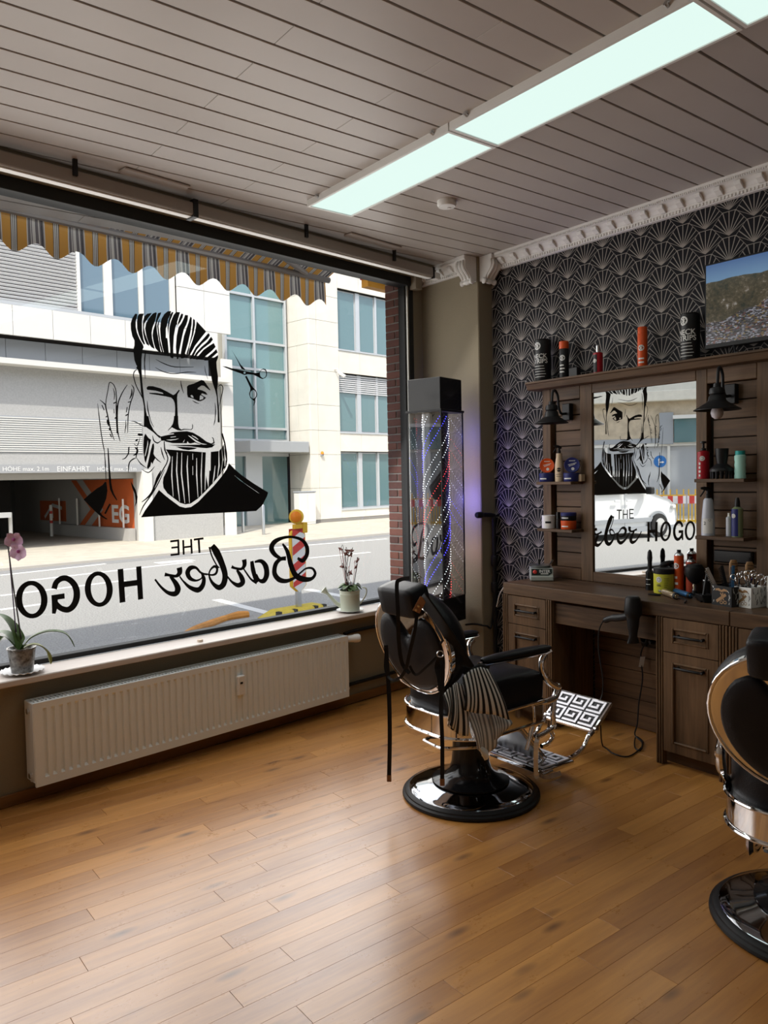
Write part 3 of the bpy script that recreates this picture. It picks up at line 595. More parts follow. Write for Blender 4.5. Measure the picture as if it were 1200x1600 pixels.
for P in ([(200,85),(215,75),(262,75),(248,110),(238,170),(240,280),(255,370),(275,430),(262,440),(230,390),(200,320),(182,250),(180,170),(188,110)],
 [(265,110),(300,75),(355,68),(340,90),(300,140),(268,190),(262,240),(275,310),(322,440),(320,455),(290,430),(265,370),(250,300),(250,170)],
 [(365,75),(400,60),(412,65),(405,110),(390,170),(362,240),(352,300),(358,370),(385,480),(385,490),(350,470),(320,430),(290,340),(275,250),(285,190),(320,130)],
 [(425,70),(465,60),(455,90),(425,150),(410,200),(415,280),(430,370),(455,500),(465,530),(430,520),(395,480),(375,410),(362,330),(370,270),(395,190),(410,120)],
 [(455,130),(440,170),(432,220),(440,300),(455,400),(490,530),(472,530),(445,440),(425,300),(416,220),(428,170)],
 [(470,130),(500,80),(540,48),(580,45),(572,85),(545,140),(530,220),(518,250),(518,360),(535,362),(540,400),(555,560),(545,578),(530,545),(515,562),(500,550),(478,470),(458,370),(450,260),(458,180)],
 [(590,55),(608,60),(590,110),(565,170),(553,230),(548,340),(538,240),(548,160),(570,90)],
 [(640,55),(685,60),(670,110),(650,180),(630,240),(612,340),(605,480),(608,595),(590,600),(570,585),(568,480),(558,350),(560,240),(580,160),(610,90)],
 [(700,75),(722,80),(715,120),(690,170),(655,220),(660,180),(680,120)],
 [(745,90),(778,95),(775,150),(760,200),(730,260),(710,340),(690,440),(670,540),(665,605),(648,610),(640,560),(636,460),(645,340),(665,240),(700,190),(725,140)],
 [(805,110),(822,125),(820,200),(805,300),(775,430),(742,545),(755,550),(745,590),(720,600),(695,600),(690,560),(705,470),(730,340),(760,250),(785,180)],
 [(838,135),(858,150),(860,210),(840,320),(800,440),(770,590),(755,595),(760,540),(790,450),(820,320),(832,220)],
 [(880,165),(990,285),(930,360),(860,450),(800,560),(775,575),(790,500),(830,390),(860,290),(872,220)],
 [(1020,300),(1035,330),(1010,370),(940,430),(880,500),(830,600),(800,612),(810,580),(870,470),(940,390)],
 [(1050,345),(1070,380),(1040,420),(960,480),(900,540),(850,610),(835,605),(870,540),(930,470),(1000,410)],
 [(1080,420),(1102,465),(1060,510),(1000,560),(950,605),(880,615),(865,610),(900,570),(960,500),(1030,450)],
 [(1110,490),(1125,530),(1080,570),(1010,625),(970,625),(962,610),(1010,580),(1070,530)],
 [(125,130),(160,75),(185,80),(178,120),(165,170),(165,230),(180,300),(210,370),(250,440),(258,470),(245,500),(238,560),(230,640),(233,700),(200,700),(172,680),(150,620),(135,500),(150,450),(150,390),(125,340),(108,260),(106,190)],
 [(1130,560),(1130,590),(1112,640),(1108,690),(1030,690),(1012,640),(1040,620),(1085,590)],
 [(275,505),(285,510),(278,600),(268,745),(262,700),(262,600)]): v.P(A_, P)
v.P(B_, [(80,0),(158,0),(158,120),(168,280),(178,370),(190,480),(210,610),(240,750),(190,750),(186,560),(170,480),(152,400),(145,300),(133,190),(112,130),(95,115),(105,90),(90,40)])
v.S(B_, [(110,128),(78,150),(64,190),(72,240),(98,325),(150,425),(180,490)], 11); v.S(B_, [(195,30),(197,120),(201,240)], 11)
v.P(B_, [(938,30),(975,0),(1048,0),(1036,40),(1040,110),(1055,220),(1052,300),(1045,370),(1055,480),(1065,560),(1075,750),(1050,750),(1050,620),(1040,450),(1020,370),(985,270),(965,150)])
v.S(B_, [(1055,330),(1083,310),(1108,328),(1110,370),(1092,460),(1070,560)], 11); v.S(B_, [(898,85),(906,150),(935,245)], 8); v.S(B_, [(1018,520),(1026,620),(1015,750)], 13)
v.S(B_, [(325,10),(420,60),(550,100),(770,100)], 10); v.S(B_, [(318,105),(400,150),(490,175),(570,178),(700,160),(800,165)], 9); v.S(B_, [(618,258),(625,320),(652,410)], 13); v.S(B_, [(755,495),(790,515),(832,530)], 11); v.S(B_, [(225,500),(234,610),(272,750)], 14)
v.P(B_, [(215,345),(235,325),(290,325),(380,350),(450,385),(530,430),(555,415),(597,366),(606,378),(580,420),(575,460),(580,600),(587,750),(530,750),(548,680),(552,580),(545,520),(530,485),(505,460),(440,445),(350,430),(250,415),(250,402),(330,405),(415,418),(405,402),(320,378),(225,368)])
v.P(B_, [(690,330),(710,312),(770,295),(860,252),(890,262),(965,370),(955,374),(890,322),(860,318),(818,348),(815,362),(870,375),(910,395),(932,425),(910,425),(870,410),(855,420),(880,440),(915,460),(890,485),(850,502),(820,500),(760,472),(700,455),(692,420)],
    ([(730,436),(748,428),(762,442),(768,464),(745,456)], [(842,440),(852,432),(885,455),(878,476),(838,488)]))
v.P(C_, [(540,0),(587,0),(590,90),(600,140),(625,158),(650,150),(740,155),(752,140),(752,90),(763,110),(760,145),(745,163),(660,162),(620,172),(580,167),(540,147),(515,132),(495,150),(470,172),(465,168),(500,130),(525,90),(537,40)])
v.S(C_, [(250,0),(275,80),(305,133)], 9); v.S(C_, [(1024,0),(1018,60),(1003,110)], 12)
v.P(C_, [(187,0),(240,0),(262,90),(300,165),(345,215),(385,240),(370,262),(300,195),(210,130),(185,120)])
v.P(C_, [(375,242),(430,230),(480,220),(540,212),(535,204),(475,208),(520,190),(600,182),(690,178),(760,195),(840,240),(920,300),(975,322),(1000,308),(996,270),(980,250),(988,248),(1004,262),(1016,318),(1003,326),(960,340),(930,350),(860,336),(780,312),(735,322),(715,320),(695,296),(690,320),(600,320),(520,318),(440,300),(425,288),(390,292)],
    ([(445,280),(500,288),(560,278),(600,262),(555,272),(500,276)], [(495,246),(560,238),(562,244),(500,252)], [(640,312),(667,272),(655,305)], [(702,228),(745,264),(800,308),(870,332),(925,340),(925,333),(860,320),(790,280),(725,234)], [(745,230),(785,255),(825,280),(822,272),(790,245),(750,227)]))
f2c = lambda x, y: ((260+x*170/1200-200)*7.5, (700+y*170/1200-650)*7.5)
brd = [(425,328),(470,342),(540,348),(640,354),(740,358),(850,372),(920,378),(985,368),(1022,332),(1010,290),(1003,240),(1022,150),(1050,60),(1060,0),(1077,0),(1087,80),(1110,200),(1140,310),(1160,430),(1164,520),(1150,590),(1110,672)]
brd += [f2c(x, y) for x, y in ((640,222),(585,300),(510,392),(425,482),(345,560),(268,612),(208,622),(150,605),(85,556),(10,500))]
brd += [(415,840),(408,780),(415,720),(450,650),(467,600),(492,530),(497,480),(472,440),(442,390)]
def stripe(P, w_):
    L = len(P); a = []; b = []
    for i in range(L):
        x0, y0 = P[max(i-1, 0)]; x1, y1 = P[min(i+1, L-1)]; d = math.hypot(x1-x0, y1-y0); k = w_/2*(.35 if i in (0, L-1) else 1)
        a.append((P[i][0]-(y1-y0)/d*k, P[i][1]+(x1-x0)/d*k)); b.append((P[i][0]+(y1-y0)/d*k, P[i][1]-(x1-x0)/d*k))
    return [f2c(*q) for q in a+b[::-1]]
hs = [stripe(P, 13) for P in ([(65,92),(58,300),(75,535)], [(120,48),(112,250),(130,450),(146,590)], [(170,53),(165,280),(185,450),(203,608)], [(235,83),(228,200),(240,400),(254,605)], [(290,62),(290,130)], [(290,200),(291,298)], [(333,110),(333,300),(348,545)], [(393,48),(383,300),(388,515)], [(437,48),(430,300),(425,465)], [(487,43),(480,250),(465,440)], [(537,195),(525,310),(512,385)], [(578,33),(580,200),(562,320)], [(610,0),(622,130),(602,270)], [(632,-40),(648,60),(645,200)])]
hs.append([(560,358),(640,362),(740,366),(812,374),(780,388),(710,400),(640,390),(595,374)])
hs.append([(1086,215),(1120,330),(1146,520),(1150,520),(1128,330),(1092,210)])
v.P(C_, brd, hs)
# hand and cuff
v.S(D_, [(300,400),(306,300),(330,170),(345,82),(365,63),(410,100),(438,180),(445,300),(441,420),(446,600),(455,740)], [10,10,10,10,10,12,12,14,14,14,8])
v.S(D_, [(222,298),(262,330),(296,365),(305,410),(330,520),(355,650),(388,760),(418,838)], [6,12,18,16,16,16,14,6]); v.S(D_, [(193,345),(213,520),(243,760),(270,920),(292,1029)], 12)
v.S(D_, [(592,95),(530,190),(480,300),(462,380),(455,520),(462,720),(495,858)], [6,12,14,16,18,16,6]); v.P(D_, [(440,370),(470,372),(464,480),(460,560),(466,700),(478,758),(446,745),(441,560)])
v.S(D_, [(645,95),(672,130),(678,180),(660,260),(630,350),(605,480),(598,600),(595,745)], 13); v.S(D_, [(570,568),(570,650),(555,742)], 13)
for P, w_ in (([(400,140),(420,220),(412,300)], 14), ([(650,150),(650,220),(620,288)], 22), ([(590,395),(578,465)], 11), ([(642,320),(598,331)], 11), ([(440,330),(404,346)], 14), ([(606,490),(565,509)], 14), ([(250,368),(280,437)], 12), ([(300,530),(328,512)], 12), ([(322,560),(328,600),(340,645)], 26), ([(345,680),(365,702)], 20), ([(358,752),(382,802)], 14), ([(422,548),(448,528)], 14), ([(410,420),(414,480)], 9), ([(640,585),(690,590),(770,632),(832,662)], 11), ([(760,798),(735,890),(712,910),(680,888)], 12), ([(615,925),(608,1029)], 12)): v.S(D_, P, w_)
v.P(D_, [(738,748),(800,757),(795,778),(755,784),(725,768)]); v.P(D_, [(688,852),(712,826),(738,820),(725,848)])
v.P(C_, [(203,205),(238,255),(270,280),(250,360),(238,440),(207,552),(195,522),(183,440),(180,340),(185,250)], ([(232,282),(226,330),(196,470),(204,470),(236,330)],))
v.P(C_, [(285,330),(303,318),(307,370),(298,440),(322,490),(300,530),(285,570),(282,555),(272,540),(262,590),(232,625),(222,600),(240,520),(262,420)])
for P, w_ in (([(288,230),(302,288),(345,316),(388,288)], 14), ([(310,470),(340,510),(388,545)], 13), ([(385,365),(402,440),(430,515)], 16), ([(100,490),(150,560),(222,612)], 13), ([(312,590),(272,640),(230,662),(160,625)], 11), ([(100,490),(60,505),(20,540),(6,600),(5,662)], 13), ([(420,300),(432,400),(466,490),(450,560),(420,610),(380,690),(330,790),(282,900)], 13), ([(388,640),(350,720),(310,820),(268,905)], 20), ([(80,370),(108,395),(100,440),(62,462)], 22), ([(110,360),(95,485)], 12), ([(8,370),(5,450)], 12), ([(425,290),(432,400),(462,440)], 18)): v.S(C_, P, w_)
v.S(E_, [(320,0),(335,200),(342,390)], 13); v.S(E_, [(365,0),(380,250),(402,480),(470,612)], [10,20,26,8]); v.S(E_, [(615,0),(600,70),(565,120),(530,132)], 12)
v.P(E_, [(330,395),(346,400),(358,500),(345,590),(310,680),(272,750),(300,790),(362,835),(340,836),(260,785),(190,720),(80,605),(150,540),(240,470),(300,435)])
v.S(E_, [(390,655),(330,770)], 18); v.P(E_, [(630,385),(690,490),(712,570),(705,640),(680,690),(690,620),(680,540),(650,470)]); v.S(E_, [(985,265),(940,350),(900,480),(840,570),(760,635)], 18); v.S(E_, [(1030,250),(960,400),(880,540),(780,680),(735,787)], 13)
e2c = lambda x, y: ((120+x/7.5-260)*1200/170, (700+y/7.5-700)*1200/170)
v.P(F_, [e2c(*q) for q in ((752,813),(800,730),(880,620),(962,492))]+[(0,535),(75,592),(148,645),(208,660),(272,650),(352,594),(432,508),(522,418),(604,320),(664,235),(690,168),(760,240),(830,300),(960,390),(1122,490),(1110,530),(1060,630),(990,695),(800,705),(0,745)], ([(750,303),(800,350),(890,412),(1028,507),(1000,483),(880,402),(800,338)],))
v.build('window_decal', M_vinyl, loc=ont(285, 805, TG), recalc=False, smooth=0); tag(bpy.data.objects['window_decal'], 'black vinyl picture of a winking bearded man on the shop window', 'decal')
v = Vinyl(); v.P(G_, [(283,210),(380,365),(480,530),(575,630),(570,640),(500,620),(470,570),(430,480),(350,330)])
v.P(G_, [(95,565),(180,570),(300,610),(540,660),(700,690),(800,705),(870,690),(900,640),(950,612),(1000,625),(1030,690),(1025,760),(990,810),(930,830),(880,810),(830,780),(740,740),(620,730),(560,748),(500,720),(300,650),(180,600)], (ell(946,720,66,88,20), ell(560,700,22,24,10)))
v.P(G_, [(605,760),(640,830),(720,980),(800,1070),(825,1140),(820,1190),(785,1250),(785,1310),(755,1390),(748,1380),(765,1290),(720,1255),(680,1220),(655,1140),(680,1060),(680,1010),(620,880),(572,780)], (ell(742,1148,64,88,20),))
v.build('scissors_decal', M_vinyl, loc=ont(385, 634, TG), recalc=False, smooth=0); tag(bpy.data.objects['scissors_decal'], 'black vinyl pair of open scissors on the shop window', 'decal')
def word(label, px, letters):
    t = thing('window_lettering', label, 'lettering', ont(*px, TG), DW)
    for fn in letters: v = Vinyl(); fn(v); v.build('letter', M_vinyl, t, recalc=False, smooth=0)
L_ = lambda tile, *st_: (lambda v: [v.S(tile, P, [w_]*len(P) if isinstance(w_, (int, float)) else w_, 5) for P, w_ in st_])
word('small black word THE in mirror writing on the window, above the script', (303, 872), [
    L_(H_, ([(120,120),(184,112)], 13), ([(178,110),(181,218)], 14), ([(128,166),(180,160)], 12), ([(122,218),(186,211)], 13)),
    L_(H_, ([(213,110),(217,215)], 14), ([(270,103),(275,208)], 14), ([(213,163),(272,156)], 12)), L_(H_, ([(325,103),(331,203)], 15), ([(290,107),(360,98)], 13))])
word('black brush script Barber in mirror writing on the window', (370, 930), [
    L_(H_, ([(930,137),(965,195),(990,290),(1025,365),(1085,393),(1140,388),(1165,352),(1145,315),(1100,315),(1060,345),(1020,380),(960,405),(905,395),(872,350),(880,285),(915,248),(955,242)], [12,30,38,38,36,24,24,16,12,12,18,26,34,36,34,24,28]), ([(925,248),(875,215),(850,170),(870,125),(930,95),(1000,88),(1070,110),(1105,160),(1105,215),(1075,258),(1038,240)], [16,30,40,34,20,16,22,32,34,30,16])),
    L_(H_, ([(708,262),(716,320),(732,380),(745,418)], [26,34,32,24]), ([(728,268),(775,262),(808,300),(815,360),(795,402),(762,400),(742,355)], [12,26,40,42,36,20,8]), ([(745,418),(705,395),(668,345),(650,318)], [22,14,12,10])),
    L_(H_, ([(653,250),(655,290),(632,318),(585,312),(562,302)], [36,32,18,16,22]), ([(600,325),(632,375),(642,415),(610,436),(565,412),(532,372)], [14,34,40,30,16,10])),
    L_(H_, ([(422,150),(455,200),(492,280),(515,360),(505,425),(470,452),(425,420),(400,365),(410,325),(438,300),(458,315),(450,350),(420,362),(370,352)], [36,52,44,42,44,36,22,12,12,18,18,18,12,8]), ([(402,160),(420,225),(455,292),(475,310)], [14,10,10,8])),
    L_(H_, ([(385,360),(340,345),(305,310),(265,312),(245,345),(262,385),(305,402),(345,385),(352,350)], [10,14,18,32,36,28,14,10,10]), ([(345,345),(362,390),(352,440),(318,470),(260,450),(212,405),(188,372)], [12,28,36,36,24,12,10])),
    L_(H_, ([(185,308),(188,345),(160,370),(105,362),(80,358)], [40,36,20,18,26]), ([(120,372),(158,420),(175,465),(155,497),(105,490),(55,450),(10,393)], [16,34,44,36,24,16,12]))])
def ring(cx, cy, rx, ry, ix, iy, rot): return lambda v: v.P(I_, ell(cx, cy, rx, ry, 36, rot), (ell(cx, cy, ix, iy, 36, rot),))
word('large black capitals HOGO in mirror writing on the window', (130, 945), [
    L_(I_, ([(868,42),(884,283)], 39), ([(1000,23),(1014,261)], 36), ([(880,155),(1006,138)], 36)), ring(712, 187, 101, 128, 57, 98, -.08),
    L_(I_, ([(390,185),(405,140),(440,112),(482,110),(525,140),(550,190),(552,250),(530,305),(490,335),(440,325),(400,290)], [36,36,36,36,38,42,44,42,38,34,34]), ([(372,250),(466,236)], 34), ([(392,240),(396,300),(388,364)], [38,40,22])), ring(228, 262, 115, 136, 68, 103, -.06)])
# ------------------------------------------------------------------ radiator with valve and pipes
M_rad = mat('radiator enamel', (.82, .87, .88), .3)
ra = thing('radiator', 'long ribbed cream panel radiator below the shop window', 'radiator', W(2.5, 3.95, .1), DW)
S0, S1, Z0, Z1, TF, TB = 1.457, 3.565, .100, .520, 3.888, 3.993
fm = MB(W); n = 51; pit = (S1-S0-.05)/n; zt, zb = Z1-.032, Z0+.042; xs = []
fm.add([(S0, TF, Z0), (S1, TF, Z0), (S1, TF, zb), (S0, TF, zb)], [(0, 1, 2, 3)]); fm.add([(S0, TF, zt), (S1, TF, zt), (S1, TF, Z1), (S0, TF, Z1)], [(0, 1, 2, 3)])
fm.add([(S0, TF, zb), (S0+.025, TF, zb), (S0+.025, TF, zt), (S0, TF, zt)], [(0, 1, 2, 3)]); fm.add([(S1-.025, TF, zb), (S1, TF, zb), (S1, TF, zt), (S1-.025, TF, zt)], [(0, 1, 2, 3)])
for i in range(n):
    a = S0+.025+i*pit; b, c, d, e = a+.020, a+.0255, a+.0355, a+pit; dp = .012; q = .013
    fm.add([(a, TF, zb), (b, TF, zb), (b, TF, zt), (a, TF, zt), (c, TF+dp, zb+q), (d, TF+dp, zb+q), (e, TF, zb), (d, TF+dp, zt-q), (c, TF+dp, zt-q), (e, TF, zt)],
           [(0, 1, 2, 3), (1, 4, 8, 2), (4, 5, 7, 8), (5, 6, 9, 7), (1, 6, 5, 4), (8, 7, 9, 2)])
fm.add([(S0, TF, Z0), (S1, TF, Z0), (S1, TF, Z1), (S0, TF, Z1), (S0, TF+.014, Z0), (S1, TF+.014, Z0), (S1, TF+.014, Z1), (S0, TF+.014, Z1)], [(0, 4, 5, 1), (1, 5, 6, 2), (2, 6, 7, 3), (3, 7, 4, 0), (4, 7, 6, 5)])
fm.build('front_panel', M_rad, ra, smooth=25)
MB(W).box(S0+.01, S1-.01, TB-.014, TB, Z0, Z1-.004).build('back_panel', M_rad, ra, bevel=.003); MB(W).box(S0+.02, S1-.02, TF+.03, TB-.03, Z0+.02, Z1-.03).build('convector', M_dark, ra)
for a in (S0-.004, S1-.004): MB(W).box(a, a+.008, TF+.004, TB, Z0+.02, Z1).build('side_cover', M_rad, ra, bevel=.002)
g = MB(W); g.box(S0, S1, TF+.008, TF+.016, Z1-.006, Z1+.002); g.box(S0, S1, TB-.012, TB-.004, Z1-.006, Z1+.002)
for i in range(105): g.box(S0+i*.0202, S0+i*.0202+.009, TF+.016, TB-.012, Z1-.006, Z1)
g.box(S0, S1, TF+.045, TF+.052, Z1-.005, Z1+.001); stuff(g.build('top_grille', M_rad, ra, smooth=0))
for z in (Z0+.05, Z1-.045): MB(W).tube([(S0-.014, TF+.05, z), (S0, TF+.05, z)], .014, 12).build('end_plug', M_chrome, ra)
MB(W).box(2.645, 2.695, TF-.024, TF, .305, .425).build('heat_meter', M_white, ra, bevel=.005); MB(W).box(2.658, 2.676, TF-.026, TF-.0235, .375, .387).build('meter_display', M_black, ra)
MB(W).tube([(S1, 3.94, .485), (S1+.04, 3.94, .485)], .012, 10).build('valve_stem', M_steel, ra)
P = W(S1+.035, 3.94, .485); MB().lathe([(.001, 0), (.018, 0), (.024, .012), (.026, .05), (.029, .055), (.029, .085), (.024, .095), (.001, .096)], 18, P, ax=uw*.9-nw*.42).build('thermostat_head', M_white, ra)
MB(W).tube([(S1, 3.94, .14), (S1+.045, 3.94, .14)], .012, 10).build('return_valve', M_steel, ra)
hp = thing('heating_pipes', 'black painted heating pipes running from the radiator to the corner riser', 'pipe', W(4.2, 3.98, .1), DW)
MB(W).tube([(S1+.055, 3.985, .512), (S1+.12, 3.99, .518), (4.58, 3.99, .52)], .0135, 10).build('flow_pipe', M_black, hp)
MB(W).tube([(S1+.06, 3.985, .145), (S1+.12, 3.988, .145), (4.58, 3.988, .145)], .0135, 10).build('return_pipe', M_black, hp)
rz = thing('pipe_riser', 'black vertical pipe with a valve knob at the edge of the wallpaper', 'pipe', (4.19, 4.07, .5))
yr = 4.068; MB().tube([(4.185, yr, .03), (4.185, yr, 1.29)], .016, 10).build('pipe', M_black, rz)
MB().tube([(4.185, yr, 1.275), (4.185, yr, 1.30), (4.15, yr, 1.305), (4.06, yr, 1.31)], .017, 10).build('elbow', M_black, rz)
MB().lathe([(.001, 0), (.02, 0), (.024, .01), (.024, .05), (.018, .06), (.001, .06)], 14, (4.065, yr, 1.31), ax=(-1, 0, 0)).build('valve_knob', M_black, rz)
for z in (.72, .92): MB().lathe([(.022, 0), (.026, .01), (.026, .07), (.022, .08)], 12, (4.185, yr, z)).build('coupling', M_black, rz)
cb = catmull([onx(728, 976, 4.06), onx(742, 975, 4.05), onx(760, 978, 4.08), onx(768, 976, 4.16), (4.18, 4.06, .80)], 5)
MB().tube(cb, .008, 6).build('cable', M_black, loc=cb[0]); tag(bpy.data.objects['cable'], 'black cable drooping from the barber pole case to the riser', 'cable')
cw_ = catmull([onx(788, 916, 4.1), onx(781, 928, 4.12), onx(778, 940, 4.15), onx(776, 948, 4.165)], 5); MB().tube(cw_, .004, 6).build('cable', M_white, loc=cw_[0]); tag(bpy.data.objects['cable.001'], 'thin white cable hanging at the left end of the counter', 'cable')
# ------------------------------------------------------------------ things on the window sill
ZS = .645; M_porc = mat('white porcelain', (.78, .79, .80), .25)
def saucer(P, r, label, flute=False):
    m = MB().lathe([(.001, .004), (r*.55, .004), (r*.62, .006), (r, .016), (r*1.0, .019), (r*.6, .01), (r*.5, .009), (.001, .009)], 40, P)
    if flute: m.v = [v if (v-P).xy.length < r*.8 else v+Vector((0, 0, .003*math.cos(20*math.atan2((v-P).y, (v-P).x)))) for v in m.v]
    o = m.build('saucer', M_porc, loc=P); return tag(o, label, 'saucer')
M_leaf = mat('orchid leaf', (.055, .10, .03), .38, var=.35, vs_=14); M_leafy = mat('yellowing leaf', (.20, .22, .05), .45, var=.3, vs_=14); M_stem = mat('dark stem', (.035, .03, .025), .6)
def leaf(pts, wd, up_=(0, 0, 1), n=5):                    # curved strap leaf with a folded midrib
    P = catmull(pts, n); L = len(P); rows = []
    for i, p in enumerate(P):
        t = (P[min(i+1, L-1)]-P[max(i-1, 0)]).normalized(); s_ = t.cross(Vector(up_)); s_ = s_.normalized() if s_.length > .1 else Vector((1, 0, 0)); q = s_.cross(t)
        k = i/(L-1); w_ = wd*(math.sin(PI*min(1, .12+k*.88))**.6)+.0005
        rows.append([p-s_*w_+q*w_*.3, p-q*.002, p+s_*w_+q*w_*.3, p+q*.001])
    return MB().loft(rows, True)
P = W(1.47, 4.045, ZS); PO = P+Vector((0, 0, .009)); saucer(P, .105, 'white fluted saucer under the orchid pot on the window sill', True)
op = thing('potted_orchid', 'pink orchid with strap leaves in a clear grey plastic pot on the sill', 'plant', PO)
m_pot, t_, b_ = nodes('clear grey pot'); N = NB(t_); N.lk(N.ramp(N.noise(N.pos(), 40, 4), [(.35, (.06, .055, .05)), (.65, (.25, .25, .24))]), b_.inputs['Base Color']); b_.inputs['Roughness'].default_value = .2
MB().lathe([(.001, 0), (.052, 0), (.066, .115), (.07, .118), (.07, .124), (.064, .124), (.05, .1), (.001, .1)], 28, PO).build('pot', m_pot, op)
MB().lathe([(.063, .105), (.03, .115), (.001, .117)], 16, PO).build('bark', mat('bark soil', (.05, .035, .02), .9), op)
tp = PO+Vector((0, 0, .115))
def rel(dr, du): return tp + rt*dr + Vector((0, 0, du))
for pts, w_, m in (([(0.01, 0), (.05, .055), (.13, .085), (.21, .07), (.245, .0)], .022, M_leaf), ([(0.01, 0), (.05, .02), (.09, .01), (.115, -.03), (.12, -.09)], .02, M_leafy), ([(0, 0), (-.03, .09), (-.08, .15), (-.14, .175)], .024, M_leaf), ([(0, 0), (-.05, .05), (-.1, .06), (-.14, .02)], .03, M_leaf), ([(0, 0), (-.06, .07), (-.13, .08), (-.2, .05)], .026, M_leaf), ([(-.005, .0), (.0, .05), (-.03, .1), (-.05, .13)], .018, M_leaf)):
    leaf([rel(*q) + fw*(.02*i-.02) for i, q in enumerate(pts)], w_, n=4).build('leaf', m, op)
stp = catmull([rel(.005, 0), rel(-.01, .15), rel(-.03, .33), rel(-.045, .5), rel(-.05, .585)], 6); MB().tube(stp, .0035, 6).build('stem', M_stem, op); MB().tube(catmull([rel(-.02, .0), rel(-.03, .2), rel(-.042, .46)], 5), .003, 6).build('stake', mat('violet stake', (.05, .02, .08), .4), op)
MB().tube(catmull([rel(-.045, .47), rel(-.03, .475), rel(-.012, .49)], 4), .002, 5).build('stem', M_stem, op); MB().tube(catmull([rel(-.05, .52), rel(-.07, .53), rel(-.09, .525)], 4), .002, 5).build('stem', M_stem, op)
M_pet = mat('pink petal', (.66, .46, .64), .6, var=.12, vs_=60); M_lip = mat('magenta lip', (.35, .08, .25), .5)
def flower(c, s_, tilt):
    f_ = MB(); n_ = (-fw*.9+rt*tilt+Vector((0, 0, -.1))).normalized(); X = n_.cross(Vector((0, 0, 1))).normalized(); Y = X.cross(n_)*-1
    for a, L, w_ in ((90, 1, .5), (25, 1.05, .62), (155, 1.05, .62), (-50, .95, .42), (-130, .95, .42)):
        d = X*math.cos(math.radians(a))+Y*math.sin(math.radians(a)); q = n_.cross(d)
        f_.grid(lambda u, v: c+d*(s_*L*v)+q*(s_*w_*(u-.5)*2*math.sin(PI*min(1, .1+.9*v))**.7)+n_*(s_*.25*v*v-.15*s_*(u-.5)**2), 4, 6)
    o = f_.build('flower', M_pet, op, recalc=False); MB().lathe([(.001, -.2*s_), (.16*s_, -.1*s_), (.2*s_, .05*s_), (.08*s_, .22*s_), (.001, .25*s_)], 10, c+n_*.004, ax=n_-Y*.6).build('lip', M_lip, o)
for (a, b), s_, t_ in (((-.012, .555), .045, .3), ((.01, .495), .047, -.1), ((-.105, .50), .04, -.5)): flower(rel(a, b)-fw*.01, s_, t_)
# watering can planter
P = W(3.735, 4.045, ZS); saucer(P, .098, 'white saucer under the watering can planter')
Q = P+Vector((0, 0, .009)); M_can = mat('sage enamel tin', (.50, .54, .44), .4)
wc = thing('watering_can_planter', 'pale green tin watering can planted with a withered pink cyclamen', 'planter', Q)
MB().lathe([(.001, 0), (.068, 0), (.07, .004), (.068, .008), (.07, .06), (.071, .118), (.073, .121), (.071, .125), (.074, .148), (.07, .148), (.066, .13), (.001, .128)], 32, Q).build('can_body', M_can, wc)
rs = rt*-1
MB().tube([Q+rs*.062+Vector((0, 0, .03)), Q+rs*.10+Vector((0, 0, .055)), Q+rs*.165+Vector((0, 0, .13))], [.017, .014, .010], 10).build('spout', M_can, wc)
MB().lathe([(.010, 0), (.026, .035), (.027, .04), (.001, .043)], 16, Q+rs*.16+Vector((0, 0, .125)), ax=rs*.75+Vector((0, 0, .65))).build('rose', M_can, wc)
MB().tube(catmull([Q+rt*.07+Vector((0, 0, .05)), Q+rt*.095+Vector((0, 0, .08)), Q+rt*.118+Vector((0, 0, .125)), Q+rt*.115+Vector((0, 0, .16)), Q+rt*.09+Vector((0, 0, .168))], 5), .005, 8, flat=1.8).build('handle', M_can, wc)
tq = Q+Vector((0, 0, .135)); M_dead = mat('withered petal', (.16, .07, .06), .8, var=.4, vs_=60); M_pstem = mat('pinkish stem', (.30, .10, .10), .6)
MB().lathe([(.066, 0), (.03, .008), (.001, .01)], 14, tq-Vector((0, 0, .005))).build('soil', mat('soil', (.03, .022, .015), .9), wc)
lf = random.Random(4)
for i in range(13):
    a = i*2.4; r = .03+.05*lf.random(); d = rt*math.cos(a)+fw*math.sin(a); L = .05+.05*lf.random()
    leaf([tq+d*.015, tq+d*r*.8+Vector((0, 0, .045*lf.random()+.02)), tq+d*(r+L*.5)+Vector((0, 0, .02*lf.random()+.005))], .02+.008*lf.random(), n=4).build('leaf', M_leaf if i % 3 else mat('pale leaf', (.35, .4, .42), .5), wc)
for i in range(18):
    a = lf.uniform(0, 6.28); x0 = lf.uniform(-.035, .04); h = lf.uniform(.1, .33); dx = lf.uniform(-.035, .045)
    s_ = catmull([tq+rt*x0*.6+fw*.02*math.sin(a), tq+rt*(x0+dx*.3)+Vector((0, 0, h*.5)), tq+rt*(x0+dx)+Vector((0, 0, h)), tq+rt*(x0+dx+.015*math.cos(a))+Vector((0, 0, h*.97-.012))], 5)
    MB().tube(s_, .0016, 5).build('stem', M_pstem if i % 2 else M_stem, wc)
    if i % 2 == 0:
        f_ = MB(); c = s_[-1]
        for k in range(5):
            d = Vector((lf.uniform(-1, 1), lf.uniform(-1, 1), lf.uniform(-1, .6))).normalized(); f_.lathe([(.001, -.014), (.007, -.004), (.006, .006), (.001, .014)], 6, c+d*.008, ax=d)
        stuff(f_.build('withered_flower', M_dead, wc))
P = W(2.475, 4.0, ZS); o = MB().lathe([(.001, 0), (.017, 0), (.018, .012), (.0175, .014), (.015, .012), (.001, .012)], 20, P).build('tealight', mat('wax', (.72, .6, .5), .5), loc=P); tag(o, 'tiny pale tealight alone on the middle of the window sill', 'candle')
